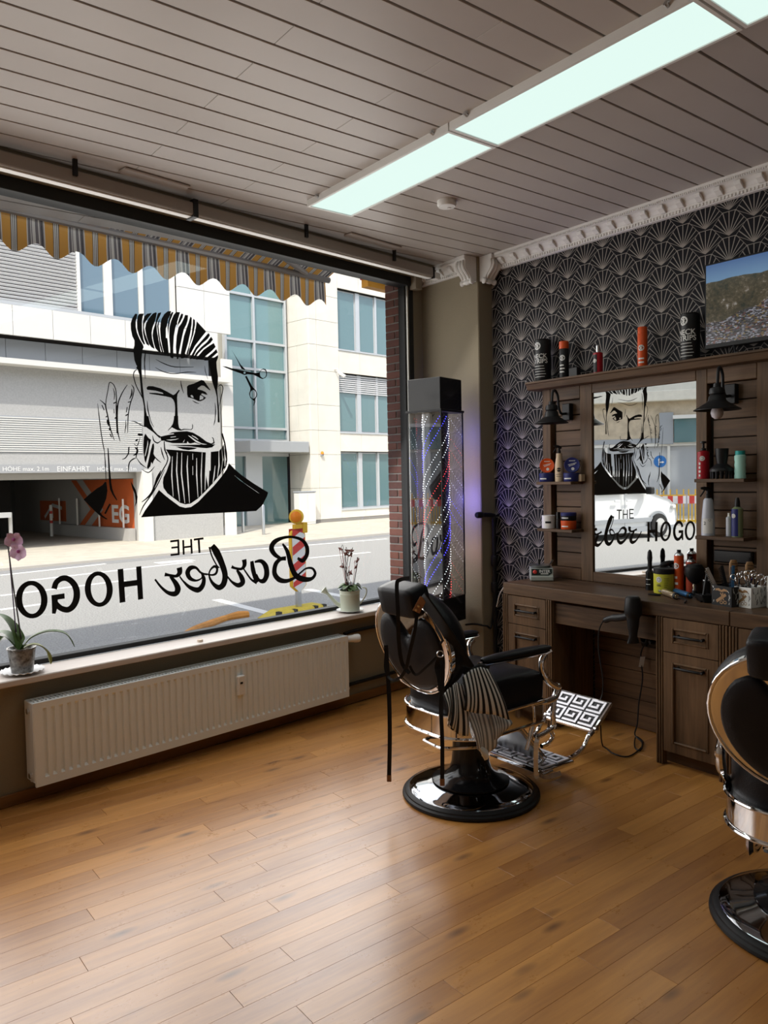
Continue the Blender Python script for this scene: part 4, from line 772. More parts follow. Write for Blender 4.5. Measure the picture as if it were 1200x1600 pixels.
# ------------------------------------------------------------------ barber pole light case in the corner
th = math.radians(14.5); ex = Vector((math.cos(th), math.sin(th), 0)); ey = Vector((-math.sin(th), math.cos(th), 0)); wdt = .294
cn = ont(691, 780, 0); D_near = 5.47; rr = ray(691, 780); near = Vector((rr.x, rr.y, 0))*(D_near/Vector((rr.x, rr.y, 0)).length)
BZ = [1.6-(978-736)/F*5.30, .728, 2.069, 2.298]
bpole = thing('barber_pole', 'tall glass barber pole case with red, white and blue light spirals', 'barber pole', near+ex*wdt/2+ey*wdt/2+Vector((0, 0, BZ[0])), th)
def bb(a, b, c, d, z0, z1): return MB(lambda x, y, z: near+ex*x+ey*y+Vector((0, 0, z))).box(a, b, c, d, z0, z1)
bb(0, wdt, 0, wdt, BZ[0], BZ[1]).build('base_box', M_blackgl, bpole, bevel=.004); bb(.006, wdt-.006, .006, wdt-.006, BZ[2], BZ[3]).build('top_box', M_blackgl, bpole, bevel=.004)
bb(-.006, wdt+.006, -.006, wdt+.006, BZ[2]-.012, BZ[2]+.004).build('top_rim', M_black, bpole, bevel=.002); bb(.3, .29, .1, .17, .8, .86) if 0 else None
for x, y in ((0, 0), (wdt-.008, 0), (0, wdt-.008), (wdt-.008, wdt-.008)): bb(x, x+.008, y, y+.008, BZ[1], BZ[2]).build('corner_strip', M_black, bpole)
CASE = []; M_case = pane_mat('case glass', (.93, .94, .95), 3.2)
for a, b in (((.004, .004), (.004, wdt-.004)), ((.004, .004), (wdt-.004, .004)), ((wdt-.004, .004), (wdt-.004, wdt-.004)), ((.004, wdt-.004), (wdt-.004, wdt-.004))):
    CASE.append(MB(lambda x, y, z: near+ex*x+ey*y+Vector((0, 0, z))).add([(*a, BZ[1]), (*b, BZ[1]), (*b, BZ[2]), (*a, BZ[2])], [(0, 1, 2, 3)]).build('pane', M_case, bpole, recalc=False))
cc = near+ex*wdt/2+ey*wdt/2; RC = .096
MB().lathe([(RC, BZ[1]), (RC, BZ[2]-.012)], 40, cc).build('inner_drum', mat('smoked mirror drum', (.06, .06, .07), .12, metal=.3, coat=.5), bpole)
cols = {'white': ((.9, .95, 1), 6), 'blue': ((.04, .04, 1), 16), 'red': ((1, .05, .06), 6)}
mled = {k: mat(k+' led', c, .5, emit=e) for k, (c, e) in cols.items()}; PT = .937
for g_, cn_ in enumerate(('white', 'blue', 'white', 'red')):
    for q in (0, 1):
        m = MB(); zst = BZ[1]+.01; ph0 = 2*PI*(g_/4)+q*2*PI*.093/PT+.3
        for i in range(76):
            z = zst+i*.0172; a = ph0+2*PI*(z-BZ[1])/PT*-1*-1
            if z > BZ[2]-.02: break
            p = cc+Vector((math.cos(a), math.sin(a), 0))*(RC+.002)+Vector((0, 0, z)); r = .003
            m.add([p+Vector((r, 0, 0)), p+Vector((-r, 0, 0)), p+Vector((0, r, 0)), p+Vector((0, -r, 0)), p+Vector((0, 0, r)), p+Vector((0, 0, -r))], [(0, 2, 4), (2, 1, 4), (1, 3, 4), (3, 0, 4), (2, 0, 5), (1, 2, 5), (3, 1, 5), (0, 3, 5)])
        stuff(m.build('led_strip', mled[cn_], bpole, smooth=0))
bb(wdt, wdt+.125, .10, .19, .56, .64).build('wall_bracket', M_black, bpole)
for z, k, e in ((1.88, (.1, .12, 1), 2.5), (1.42, (.2, .17, 1), 6.5), (1.68, (1, .6, .6), .6), (1.05, (1, .6, .65), .9)):
    l = bpy.data.lights.new('pole glow', 'POINT'); l.energy = e; l.color = k; l.shadow_soft_size = .03; o = bpy.data.objects.new('pole_glow', l); COL.objects.link(o); o.parent = bpole; o.visible_glossy = False
    o.location = MATX[bpole].inverted() @ (near+ex*(wdt-.03)+ey*.03+Vector((0, 0, z)))
# ------------------------------------------------------------------ vanity: cabinets, worktops, mirror wall
XF = 3.747; XC = 3.765; ZT = .890; TH = .076
Y = lambda px, x=XC, py=960: onx(px, py, x).y
yL = Y(785.5, XF, 909.5); yJ = Y(1140, XF, 958)
def slab(y0, y1, label):
    o = MB().box(XF, 4.17, y0, y1, ZT-TH, ZT).build('worktop', M_woodH, bevel=.004, loc=(3.95, (y0+y1)/2, ZT-TH)); return tag(o, label, 'worktop')
slab(yJ+.001, yL, 'long dark wood worktop in front of the mirror'); slab(.55, yJ-.001, 'second dark wood worktop butted on at the right edge')
def handle(parent, yc, z, L=.15, x=XC):
    m = MB(); xs = x-.03
    m.tube([(xs, yc-L/2, z), (xs, yc-L*.42, z), (xs, yc-L*.40, z), (xs, yc+L*.40, z), (xs, yc+L*.42, z), (xs, yc+L/2, z)], [.005, .0055, .0075, .0075, .0055, .005], 10)
    for e in (-1, 1): m.tube([(xs, yc+e*L*.45, z), (x+.002, yc+e*L*.45, z)], [.006, .008], 10); m.lathe([(.001, -.006), (.007, -.004), (.007, .004), (.001, .006)], 10, (xs, yc+e*L*.5, z), ax=(0, 1, 0))
    m.build('handle', M_black, parent)
def framed(parent, name, y0, y1, z0, z1, m, hz=None, x=XC):  # drawer front or door: frame with a recessed, beaded panel
    b = MB(); fwid = min(.05, (y1-y0)*.17)
    b.box(x-.018, x+.004, y0, y1, z0, z1) if False else None
    for a in ((y0, y0+fwid, z0, z1), (y1-fwid, y1, z0, z1), (y0+fwid, y1-fwid, z0, z0+fwid), (y0+fwid, y1-fwid, z1-fwid, z1)): b.box(x-.018, x, *a)
    b.box(x-.008, x, y0+fwid, y1-fwid, z0+fwid, z1-fwid)
    o = b.build(name, m, parent, smooth=0)
    bd = MB(); q = .012
    for a in ((y0+fwid, y0+fwid+q, z0+fwid, z1-fwid), (y1-fwid-q, y1-fwid, z0+fwid, z1-fwid), (y0+fwid+q, y1-fwid-q, z0+fwid, z0+fwid+q), (y0+fwid+q, y1-fwid-q, z1-fwid-q, z1-fwid)): bd.box(x-.023, x-.006, *a)
    bd.build('bead', m, o, bevel=.004)
    handle(o, (y0+y1)/2, hz if hz else (z0+z1)/2, min(.17, (y1-y0)*.5), x-.008); return o
def pilaster(parent, y0, y1, z0, z1):
    n = 3; w_ = (y1-y0)/n; m = MB(); m.box(XC-.004, XC+.02, y0, y1, z0, z1)
    for i in range(n): m.box(XC-.020, XC-.004, y0+i*w_+w_*.14, y0+(i+1)*w_-w_*.14, z0, z1)
    m.build('fluted_pilaster', M_woodV, parent, bevel=.003)
def cabinet(label, y0, y1, pl, pr):
    c = thing('vanity_cabinet', label, 'cabinet', (3.95, (y0+y1)/2, 0)); zt = ZT-TH-.0005
    MB().box(XC, 4.16, y0+.002, y1-.002, .075, zt).build('carcass', M_woodV, c); MB().box(XC+.05, 4.16, y0+.002, y1-.002, 0, .075).build('plinth', M_woodH, c)
    pilaster(c, y0, y0+pr, 0, zt); pilaster(c, y1-pl, y1, 0, zt); a, b = y0+pr+.002, y1-pl-.002
    framed(c, 'drawer', a, b, zt-.185, zt-.003, M_woodV); framed(c, 'door', a, b, .08, zt-.19, M_woodV, hz=zt-.265)
y1_ = Y(788); y2_ = Y(865.5, XC, 1000); cabinet('dark wood drawer cabinet at the left end behind the barber chair', y2_, y1_, .05, .05)
y3_ = Y(1027.5, XC, 1050); y4_ = Y(1140.5, XC, 1050); cabinet('dark wood cabinet with drawer and door right of the knee space', y4_+.001, y3_, .045, .05)
cabinet('dark wood cabinet half hidden behind the right barber chair', y4_-.46, y4_-.001, .05, .05)
ap = MB().box(XC+.012, XC+.034, y3_+.001, y2_-.001, ZT-TH-.145, ZT-TH-.018).build('apron_board', M_woodH, bevel=.002, loc=(XC+.02, (y2_+y3_)/2, .68)); tag(ap, 'plain dark wood apron board under the worktop over the knee space', 'board')
kb = thing('knee_panel', 'dark grooved plank panelling at the back of the knee space', 'panel', (4.18, (y2_+y3_)/2, 0))
XK = 4.165; MB().box(XK+.02, 4.228, y3_+.001, y2_-.001, 0, ZT-TH-.001).build('backing', M_dark, kb)
pk = MB().box(0, .02, 0, y2_-y3_-.004, .0015, .0885).mesh('plank', M_woodH, bevel=.002)
for i in range(9): piece('plank', pk, kb, (XK, y3_+.002, .002+i*.09))
# mirror wall
XU = 4.165; mu = thing('mirror_wall_unit', 'dark plank wall unit framing the mirror, with small shelves and a top ledge', 'wall unit', (4.19, 2.6, ZT))
U = lambda px, py=760, x=XU: onx(px, py, x)
Zt = U(928, 599).z; Zm1 = U(928, 613.7).z; Zm0 = U(932, 894).z; Zb = ZT+.001
yA = [U(848.5).y, U(861).y, U(907).y, U(925.5).y, U(1087.5).y, U(1104.5).y, U(1182).y, U(1182).y-.12]
def stile(i, j, z0=Zb, z1=Zt): MB().box(XU, 4.228, yA[j], yA[i], z0, z1).build('stile', M_woodV, mu, bevel=.003)
stile(0, 1); stile(2, 3); stile(4, 5); stile(6, 7)
def rail(i, j, z0, z1): MB().box(XU, 4.228, yA[j]+.0005, yA[i]-.0005, z0, z1).build('rail', M_woodH, mu, bevel=.003)
for i, j in ((1, 2), (5, 6)): rail(i, j, Zt-.085, Zt); rail(i, j, Zb, Zb+.075)
rail(3, 4, Zm1, Zt); rail(3, 4, Zb, Zm0)
for i, j in ((1, 2), (5, 6)):
    a, b = yA[j]+.001, yA[i]-.022; MB().box(4.214, 4.228, yA[j], yA[i], Zb+.075, Zt-.085).build('backing', M_dark, mu)
    n = 11; hh = (Zt-.085-Zb-.075)/n; me = MB().box(0, .018, 0, b-a, .003, hh-.003).mesh('plank', M_woodH, bevel=.002)
    for k in range(n): piece('plank', me, mu, (4.196, a, Zb+.075+k*hh))
mirror_glass = MB().box(4.178, 4.228, yA[4]+.001, yA[3]-.001, Zm0+.0005, Zm1-.0005).build('mirror', mat('mirror silver', (.93, .94, .93), 0, metal=1), mu, smooth=0)
lc_ = bpy.data.collections.new('not lit by the daylight lamps'); [lc_.objects.link(q) for q in [mirror_glass]+CASE]   # the mirror shows the street, not the lamps
for i_ in lc_.collection_objects: i_.light_linking.link_state = 'EXCLUDE'
for o in FILLS: o.light_linking.receiver_collection = lc_
zc = onx(821, 598, 4.075).z; yC = onx(821, 598, 4.075).y
cs = MB(); cs.loft([[Vector((x, y_, z)) for x, z in ((4.228, zc), (4.07, zc), (4.068, zc-.012), (4.078, zc-.016), (4.092, zc-.05), (4.105, zc-.055), (4.228, zc-.055))] for y_ in (yC, .9)]); cs.build('top_ledge', M_woodH, mu, smooth=0)
def shelf(pa, pb, py):
    a, b = onx(pa, py, 4.045), onx(pb, py, 4.045); MB().box(4.045, 4.2, b.y, a.y, a.z-.019, a.z).build('shelf', M_woodH, mu, bevel=.002); return a.z
sL1 = shelf(838, 892, 753); sL2 = shelf(839, 893.5, 825.5); sR1 = shelf(1084.5, 1162.5, 748.5); sR2 = shelf(1086, 1162, 837)
# wall lamps
def lamp(label, ppx, ppy, hpx, wpx, cpx, cpy, cw, bulb):
    p = onx(ppx, ppy, 4.19); c = onx(cpx, cpy, 3.99); r = cw/2*(c-CAM).dot(fw)/F; t = thing('wall_lamp', label, 'wall lamp', (4.19, p.y, p.z))
    h = hpx*(p-CAM).dot(fw)/F/2; MB().box(4.155, 4.196, p.y-.032, p.y+.032, p.z-h, p.z+h).build('wall_plate', M_black, t, bevel=.004)
    zt = c.z+r*.62; a = Vector((4.16, p.y, p.z-.01)); y_ = p.y; q = [a, Vector((4.11, y_, p.z-.012)), Vector((4.085, y_, p.z+.03)), Vector((4.07, y_+(c.y-y_)*.3, p.z+.10)), Vector((4.035, y_+(c.y-y_)*.6, p.z+.135)), Vector((4.0, c.y, p.z+.11)), Vector((3.99, c.y, zt))]
    MB().tube(catmull(q, 6), .0085, 10).build('gooseneck_arm', M_black, t)
    MB().lathe([(.001, .14), (.018, .14), (.02, .12), (.036, .115), (.04, .10), (.04, .085), (.034, .08), (.042, .07), (.045, .052), (r*.45, .04), (r, .0), (r, -.003), (r*.45, .033), (.02, .045), (.001, .045)], 32, c, mi=0).build('shade', M_black, t)
    MB().tube([(c.x, c.y, c.z+.12), (c.x, c.y, zt)], .012, 8).build('socket', M_black, t)
    if bulb: MB().lathe([(.014, .045), (.02, .02), (.031, -.005), (.033, -.02), (.027, -.038), (.012, -.05), (.001, -.052)], 20, c).build('bulb', mat('frosted bulb', (.55, .52, .55), .25), t)
lamp('black gooseneck wall lamp on the left plank panel', 889, 644, 26, 10, 862, 661, 52, False); lamp('black gooseneck wall lamp with a visible bulb on the right plank panel', 1145, 616, 31, 12, 1120.5, 640, 70, True)
# television on the ledge
def mk_tv():
    m, t, b = nodes('city view on screen'); N = NB(t); X = N.xyz(N.pos()); y, z = X[1], X[2]; cx = N.n('ShaderNodeCombineXYZ'); N.lk(y, cx.inputs[0]); N.lk(z, cx.inputs[1]); p = cx.outputs[0]
    zb = tz0; k = N.m('DIVIDE', N.m('SUBTRACT', z, zb), tz1-zb); hill = N.m('ADD', .70, N.m('MULTIPLY', N.noise(p, 3, 4), .14))
    skyc = N.ramp(k, [(.74, (.20, .38, .60)), (1, (.02, .10, .34))]); vo = N.n('ShaderNodeTexVoronoi'); N.lk(N.scl(p, (40, 60, 1)), vo.inputs['Vector'])
    nz = N.m('ADD', N.m('MULTIPLY', N.noise(p, 9, 5, .75), .6), N.m('MULTIPLY', N.noise(p, 45, 2, .7), .4)); hc = N.ramp(nz, [(.38, (.012, .018, .008)), (.5, (.07, .055, .025)), (.57, (.13, .10, .06)), (.64, (.45, .42, .38))])
    vb = N.n('ShaderNodeTexVoronoi', distance='CHEBYCHEV'); N.lk(N.scl(p, (16, 34, 1)), vb.inputs['Vector']); sv = N.n('ShaderNodeSeparateColor'); N.lk(vb.outputs['Color'], sv.inputs[0])
    cc_ = N.ramp(sv.outputs[0], [(.2, (.012, .014, .014)), (.42, (.08, .075, .085)), (.62, (.40, .40, .46)), (.74, (.04, .04, .05)), (.9, (.16, .05, .04)), (.97, (.24, .17, .05))])
    city = N.m('LESS_THAN', k, N.m('ADD', .18, N.m('ADD', N.m('MULTIPLY', N.m('SUBTRACT', ty1, y), .45), N.m('MULTIPLY', N.noise(p, 5, 2), .2)))); g = N.mix(city, hc, cc_); c = N.mix(N.m('GREATER_THAN', k, hill), g, skyc)
    b.inputs['Base Color'].default_value = (.01, .01, .01, 1); N.lk(c, b.inputs['Emission Color']); b.inputs['Emission Strength'].default_value = .55; b.inputs['Roughness'].default_value = .2; return m
a = onx(1101, 414, 4.14); b2 = onx(1101, 543, 4.14); tz1, tz0, ty1 = a.z, b2.z, a.y; ty0 = ty1-1.25
tv = thing('television', 'flat television showing a hillside city, standing on the top ledge', 'television', (4.15, (ty0+ty1)/2, zc))
MB().box(4.14, 4.18, ty0, ty1, tz0-.012, tz1).build('housing', M_black, tv, bevel=.003); MB().box(4.1375, 4.1405, ty0+.01, ty1-.01, tz0+.012, tz1-.01).build('screen', mk_tv(), tv, smooth=0)
for e in (ty1-.16, ty0+.2): MB().tube([(4.155, e, tz0), (4.12, e-.03, zc+.006), (4.11, e-.05, zc+.006)], .006, 8).build('stand_foot', M_black, tv); MB().tube([(4.16, e, tz0), (4.18, e+.04, zc+.006)], .006, 8).build('stand_foot', M_black, tv)
# socket in the knee space
so_ = thing('wall_socket', 'black wall socket with a plug in the knee space', 'socket', (XK-.01, onx(1014, 1000, XK).y, onx(1014, 1000, XK).z)); p = so_.location.copy()
MB().box(XK-.012, XK, p.y-.085, p.y+.05, p.z-.045, p.z+.045).build('plate', M_blackgl, so_, bevel=.006)
for e in (-.045, .03): MB().lathe([(.022, .0), (.022, .004), (.017, .004), (.017, .0)], 18, (XK-.012, p.y+e, p.z), ax=(-1, 0, 0)).build('outlet', M_black, so_)
# hair dryer hanging at the worktop edge, with its cord
hd = thing('hair_dryer', 'black hair dryer hanging nozzle down from the worktop edge', 'hair dryer', onx(986, 970, 3.70)); xd = 3.695
def hx(px, py, x=xd): return onx(px, py, x)
c0 = hx(989, 932); sc_ = (c0-CAM).dot(fw)/F; z0 = c0.z
MB().lathe([(.001, .004), (8.5*sc_, .002), (11*sc_, -.006), (12.5*sc_, -.03), (13.5*sc_, -.075), (13*sc_, -.10), (10.5*sc_, -.115), (10*sc_, -.12), (.001, -.12)], 26, c0).build('body', M_black, hd)
MB().lathe([(9.8*sc_, -.12), (9.0*sc_, -.16), (6.8*sc_, -.20), (.001, -.20)], 22, c0).build('barrel', M_black, hd)
nz_ = MB(); nz_.loft([[c0+rt*(math.cos(2*PI*j/16)*a)+fw*(math.sin(2*PI*j/16)*b)+Vector((0, 0, z)) for j in range(16)] for a, b, z in ((6.9*sc_, 6.9*sc_, -.195), (6.4*sc_, 6*sc_, -.22), (9.5*sc_, 3*sc_, -.262))]); nz_.build('nozzle', M_black, hd)
MB().tube(catmull([hx(985, 962), hx(970, 965), hx(955, 966), hx(944, 970)], 4), [.020]*3+[.021]*5+[.017]*4+[.011], 12).build('handle', M_black, hd)
MB().lathe([(12.6*sc_, -.058), (12.9*sc_, -.058), (12.9*sc_, -.052), (12.6*sc_, -.052)], 26, c0).build('trim_ring', M_steel, hd); MB().tube([c0+Vector((.0, 0, -.03)), (XF+.0, c0.y, c0.z-.03)], .012, 8).build('hanger', M_black, hd)
crd = catmull([hx(942, 971), hx(936, 985), hx(935, 1010), hx(938, 1035), hx(942, 1062), hx(941, 1085), hx(935, 1104, 3.66), hx(938, 1130, 3.60), onz(942, 1166, .006), onz(960, 1178, .006), onz(981, 1182, .006), onz(998, 1172, .006), onz(1005, 1161, .006), onz(1000, 1154, .012), onz(993, 1152, .016), onz(992, 1168, .006), onz(1001, 1172, .008), onz(1003, 1160, .02), hx(992, 1148, 3.95), hx(996, 1130, 4.0), hx(998, 1100, 4.05), hx(1004, 1060, 4.1), hx(1001, 1030, 4.12), hx(1003, 1015, 4.13), hx(1009, 1004, 4.14)], 5)
crd = [Vector((q.x, q.y, max(q.z, .0045))) for q in crd]
MB().tube(crd, .0042, 6).build('power_cord', M_black, hd)
MB().obox(hx(1003, 1034, 4.115), rt*.014, fw*.001, Vector((.0, 0, .032))+rt*.006).build('paper_tag', mat('paper tag', (.6, .6, .58), .8), hd); MB().lathe([(.016, 0), (.016, .03), (.009, .045), (.001, .046)], 12, (XK-.016, p.y-.045, p.z), ax=(-1, 0, 0)).build('plug', M_black, hd)
# ------------------------------------------------------------------ bottles, tins and tools
M_lbl = mat('white print', (.62, .62, .60), .6); M_orange = mat('orange red lacquer', (.55, .075, .015), .35); M_redl = mat('deep red bottle', (.30, .012, .02), .25); M_blue = mat('navy tin', (.02, .025, .12), .35); M_mint = mat('mint plastic', (.35, .62, .55), .4); M_teal = mat('teal cap', (.02, .28, .27), .4); M_cream = mat('cream bottle', (.55, .42, .28), .4); M_yell = mat('yellow tub', (.52, .50, .05), .4); M_brown = mat('light brown wood', (.33, .19, .09), .5); M_gold = mat('champagne gold', (.62, .48, .30), .25, metal=.8); M_steelb = mat('blue metal', (.05, .15, .30), .3, metal=.5)
M_clear = mat('clear plastic', (.42, .44, .50), .12, coat=.4); M_green = mat('pale green liquid', (.18, .22, .12), .12, coat=.4)
def spot(px, pyt, pyb, wpx, x0, zs):
    a = onx(px, pyb, x0); k = (a-CAM).dot(fw)/F; return Vector((x0, a.y, zs)), (pyb-pyt)*k*1.0, wpx*k/2
def wrap(P, r, turn=0.):                                  # print on a round body, turned towards the room
    a0 = math.atan2(-P.y, -P.x)+turn; q = r+.0009
    return lambda x, y: P+Vector((math.cos(a0+x/r)*q, math.sin(a0+x/r)*q, y))
def disc_print(m, T, x, y, r, ring=True):
    n = 20; m.add([T(x, y)]+[T(x+r*math.cos(2*PI*i/n), y+r*math.sin(2*PI*i/n)) for i in range(n)], [(0, i+1, (i+1) % n+1) for i in range(n)])
def emblem(par, T, x, y, r):
    m = MB(); disc_print(m, T, x, y, r); m.build('emblem', M_lbl, par, smooth=0, recalc=False)
    m = MB(); T2 = lambda a, b: T(a, b)+(T(a, b)-T(a, b).lerp(T(x, y), 0))*0
    for i in range(7):
        a = 2*PI*i/7; m.add([T(x+r*.75*math.cos(a+e), y+r*.75*math.sin(a+e)) if k else T(x+r*.4*math.cos(a+e), y+r*.4*math.sin(a+e)) for k, e in ((0, -.2), (1, -.15), (1, .15), (0, .2))], [(0, 1, 2, 3)])
    q = Vector((T(x, y).x-par.location.x, T(x, y).y-par.location.y, 0)).normalized()*.0006; m.v = [v+q for v in m.v]; stuff(m.build('emblem_mark', M_black, par, smooth=0, recalc=False))
def lines(par, T, x0, x1, y, n, dy, m=M_lbl, h=.003):
    k = MB(); r_ = random.Random(n)
    for i in range(n):
        e = x0+(x1-x0)*r_.uniform(.55, 1); c = 6; k.add([T(x0+(e-x0)*j/c, y-i*dy+s_) for s_ in (0, h) for j in range(c+1)], [(j, j+1, c+2+j, c+1+j) for j in range(c)])
    stuff(k.build('small_print', m, par, smooth=0, recalc=False))
def cyl(name, label, cat, P, parts, group=None, n=26):
    t = thing(name, label, cat, P, group=group)
    for nm, m, pr in parts: MB().lathe(pr, n, P).build(nm, m, t)
    return t
def can(P, h, r, cap=.0): return [(.001, 0), (r*.96, 0), (r, .004), (r, h-.004), (r*.94, h), (.001, h)]
xs = 4.15
for (px, a_, b_, w_), lab in (((848.5, 528, 592, 25), 'tall black tin of neck strips at the left end of the top ledge'), ((1078.5, 485, 557, 29), 'tall black tin of neck strips beside the television')):
    P, h, r = spot(px, a_, b_, w_, xs, zc); t = cyl('neck_strip_tin', lab, 'tin', P, [('body', M_black, can(P, h, r)), ('lid', M_blackgl, [(r*1.0, h-.002), (r*1.01, h), (r*.9, h+.006), (.001, h+.006)])]); T = wrap(P, r, -.5)
    for i, s_ in enumerate(('NECK', 'STRIPS')): stuff(text_mb(s_, .042, lambda x, y: T(x, h*.60-i*.034+y), bold=.0006).build('lettering', M_lbl, t, smooth=0, recalc=False))
    emblem(t, T, -r*.25, h*.85, .026); lines(t, T, -r*.75, r*.9, h*.36, 5, .018)
P, h, r = spot(881.5, 528, 586, 15, xs, zc); t = cyl('spray_can', 'slim black spray can with an orange cap on the top ledge', 'spray can', P, [('body', M_black, can(P, h*.8, r)), ('cap', M_orange, [(r, h*.8), (r, h-.004), (r*.9, h), (.001, h)])]); T = wrap(P, r, -.4); emblem(t, T, 0, h*.55, .019); lines(t, T, -r*.6, r*.8, h*.34, 3, .022, h=.008)
a = onx(898, 585, xs); o = MB().box(4.13, 4.17, a.y-.035, a.y+.035, zc, zc+.065).build('small_box', M_black, loc=(4.15, a.y, zc), bevel=.004); tag(o, 'small black box on the top ledge right of the orange capped can', 'box')
P, h, r = spot(934.5, 535, 580, 15, xs, zc); t = cyl('spray_bottle', 'small clear red spray bottle on the top ledge', 'bottle', P, [('body', M_redl, [(.001, 0), (r, 0), (r, h*.72), (r*.5, h*.76), (.001, h*.76)]), ('sprayer', M_steel, [(r*.38, h*.76), (r*.38, h*.98), (r*.25, h), (.001, h)])]); T = wrap(P, r, -.6); m = MB(); m.grid(lambda u, v: T(-r*.7+u*r*1.1, h*(.06+.6*v)), 6, 1); m.build('label', M_black, t); T = wrap(P, r+.001, -.6); emblem(t, T, -r*.1, h*.45, .012)
P, h, r = spot(1004, 504, 567, 15, xs, zc); t = cyl('spray_can', 'tall orange red spray can on the top ledge above the mirror', 'spray can', P, [('body', M_orange, can(P, h*.84, r)), ('cap', M_orange, [(r*.97, h*.84), (r*.97, h-.004), (r*.88, h), (.001, h)])]); T = wrap(P, r, -.3); emblem(t, T, 0, h*.48, .018); lines(t, T, -r*.6, r*.6, h*.2, 2, .022, h=.009)
def tin_disc(px, py, rpx, x0, z, label, m):
    c = onx(px, py, x0); r = rpx*(c-CAM).dot(fw)/F; c.z = z+r; t = thing('round_tin', label, 'tin', (c.x, c.y, z)); d = Vector((-.8, -.55, .06)).normalized()
    MB().lathe([(.001, -.02), (r*.96, -.02), (r, -.016), (r, .010), (r*.95, .016), (r*.9, .0145), (.001, .0145)], 36, c, ax=d).build('tin_body', m, t); X = d.cross(Vector((0, 0, 1))).normalized()*-1; Yv = d.cross(X)*1; Yv = Yv if Yv.z > 0 else -Yv; X = Yv.cross(d)
    T = lambda x, y: c+d*.0152+X*x+Yv*y; k = MB()
    for x0_, x1_, y_ in ((-.5, .55, .12), (-.4, .4, -.05)): k.stroke([T(x0_*r, (y_-.1)*r), T(x1_*r, (y_+.15)*r)], r*.07, d)
    for a_ in range(-2, 3): k.stroke([T(r*.16*a_-r*.04, r*.52), T(r*.16*a_+r*.06, r*.58)], r*.1, d)
    disc_print(k, T, r*.1, -r*.5, r*.2); stuff(k.build('lid_print', M_lbl, t, smooth=0, recalc=False))
def jar(px, a_, b_, w_, x0, zs, label, m, lidm, name='pomade_jar', zoff=0, group=None):
    P, h, r = spot(px, a_, b_, w_, x0, zs+zoff); t = cyl(name, label, 'jar', P, [('jar_body', m, [(.001, 0), (r*.95, 0), (r, .004), (r, h*.62), (.001, h*.62)]), ('lid', lidm, [(r*1.02, h*.62), (r*1.03, h*.66), (r*1.03, h-.004), (r*.97, h), (.001, h)])], group); T = wrap(P, r, -.3); lines(t, T, -r*.8, r*.9, h*.28, 1, .02, h=h*.14); return h, t
x1 = 4.11
h1, _ = jar(854.5, 739, 752.5, 23, x1, sL1, 'navy pomade jar under the orange tin', M_blue, M_blue); tin_disc(855, 731, 11.5, x1, sL1+h1, 'round orange tin standing on edge on a navy jar', M_orange)
h1, _ = jar(893, 738.5, 752, 24, x1, sL1, 'navy pomade jar under the round navy tin', M_blue, M_blue); tin_disc(894, 726, 12, x1, sL1+h1, 'round navy tin standing on edge on a navy jar', M_blue)
def trigger(t, P, h, m, s_=1., dirn=None):               # trigger sprayer head sitting at height h
    d = (dirn or -rt).normalized(); z = Vector((0, 0, 1)); k = MB()
    k.lathe([(.013*s_, 0), (.013*s_, .02*s_), (.009*s_, .024*s_), (.008*s_, .045*s_), (.001, .046*s_)], 14, P+z*h); k.build('neck_collar', m, t)
    k = MB(); k.tube([P+z*(h+.04*s_)-d*.018*s_, P+z*(h+.05*s_), P+z*(h+.056*s_)+d*.02*s_, P+z*(h+.056*s_)+d*.042*s_], [.007*s_, .012*s_, .010*s_, .006*s_], 10); k.build('spray_head', m, t)
    k = MB(); k.tube(catmull([P+z*(h+.048*s_)+d*.02*s_, P+z*(h+.03*s_)+d*.03*s_, P+z*(h+.008*s_)+d*.045*s_], 4), .0045*s_, 8); k.build('trigger', m, t)
P, h, r = spot(874, 708, 752, 13, x1, sL1); t = cyl('trigger_bottle', 'cream trigger spray bottle between the two round tins', 'bottle', P, [('body', M_cream, [(.001, 0), (r, 0), (r*1.02, h*.3), (r*1.0, h*.6), (r*.72, h*.85), (r*.7, h), (.001, h)])]); trigger(t, P, h, M_black, .85); T = wrap(P, r, -.1); m = MB(); disc_print(m, T, 0, h*.42, .014); m.build('emblem', M_black, t, smooth=0, recalc=False); lines(t, T, -r*.7, r*.7, h*.25, 2, .013, M_black)
P, h, r = spot(908.5, 740, 751, 6, 4.14, sL1); o = MB().box(4.12, 4.16, P.y-.014, P.y+.014, sL1, sL1+h).build('small_box', M_cream, loc=P, bevel=.002); tag(o, 'tiny pale box at the right end of the upper left shelf', 'box')
P, h, r = spot(857, 804, 824, 20, x1, sL2); t = cyl('wax_jar', 'white jar on the lower left shelf', 'jar', P, [('jar_body', M_plast, [(.001, 0), (r, 0), (r, h*.85), (.001, h*.85)]), ('lid', M_white, [(r*1.02, h*.85), (r*1.02, h), (.001, h)])]); T = wrap(P, r, .1); m = MB(); m.grid(lambda u, v: T(-r*.6+u*r*.9, h*(.4+.15*v)), 6, 1); m.build('label', M_black, t)
P, h, r = spot(872.5, 799, 825, 7, x1, sL2); cyl('wax_stick', 'slim black tube on the lower left shelf', 'tube', P, [('body', M_black, can(P, h*.6, r)), ('cap', M_blackgl, [(r*.9, h*.6), (r*.9, h), (.001, h)])])
h1, _ = jar(888.5, 812.5, 826, 23.5, x1, sL2, 'orange red pomade jar at the bottom of the stack on the lower left shelf', M_orange, M_orange); jar(888.5, 800, 812.5, 23.5, x1, sL2, 'navy pomade jar stacked on the orange red jar', M_black, M_blue, zoff=h1)
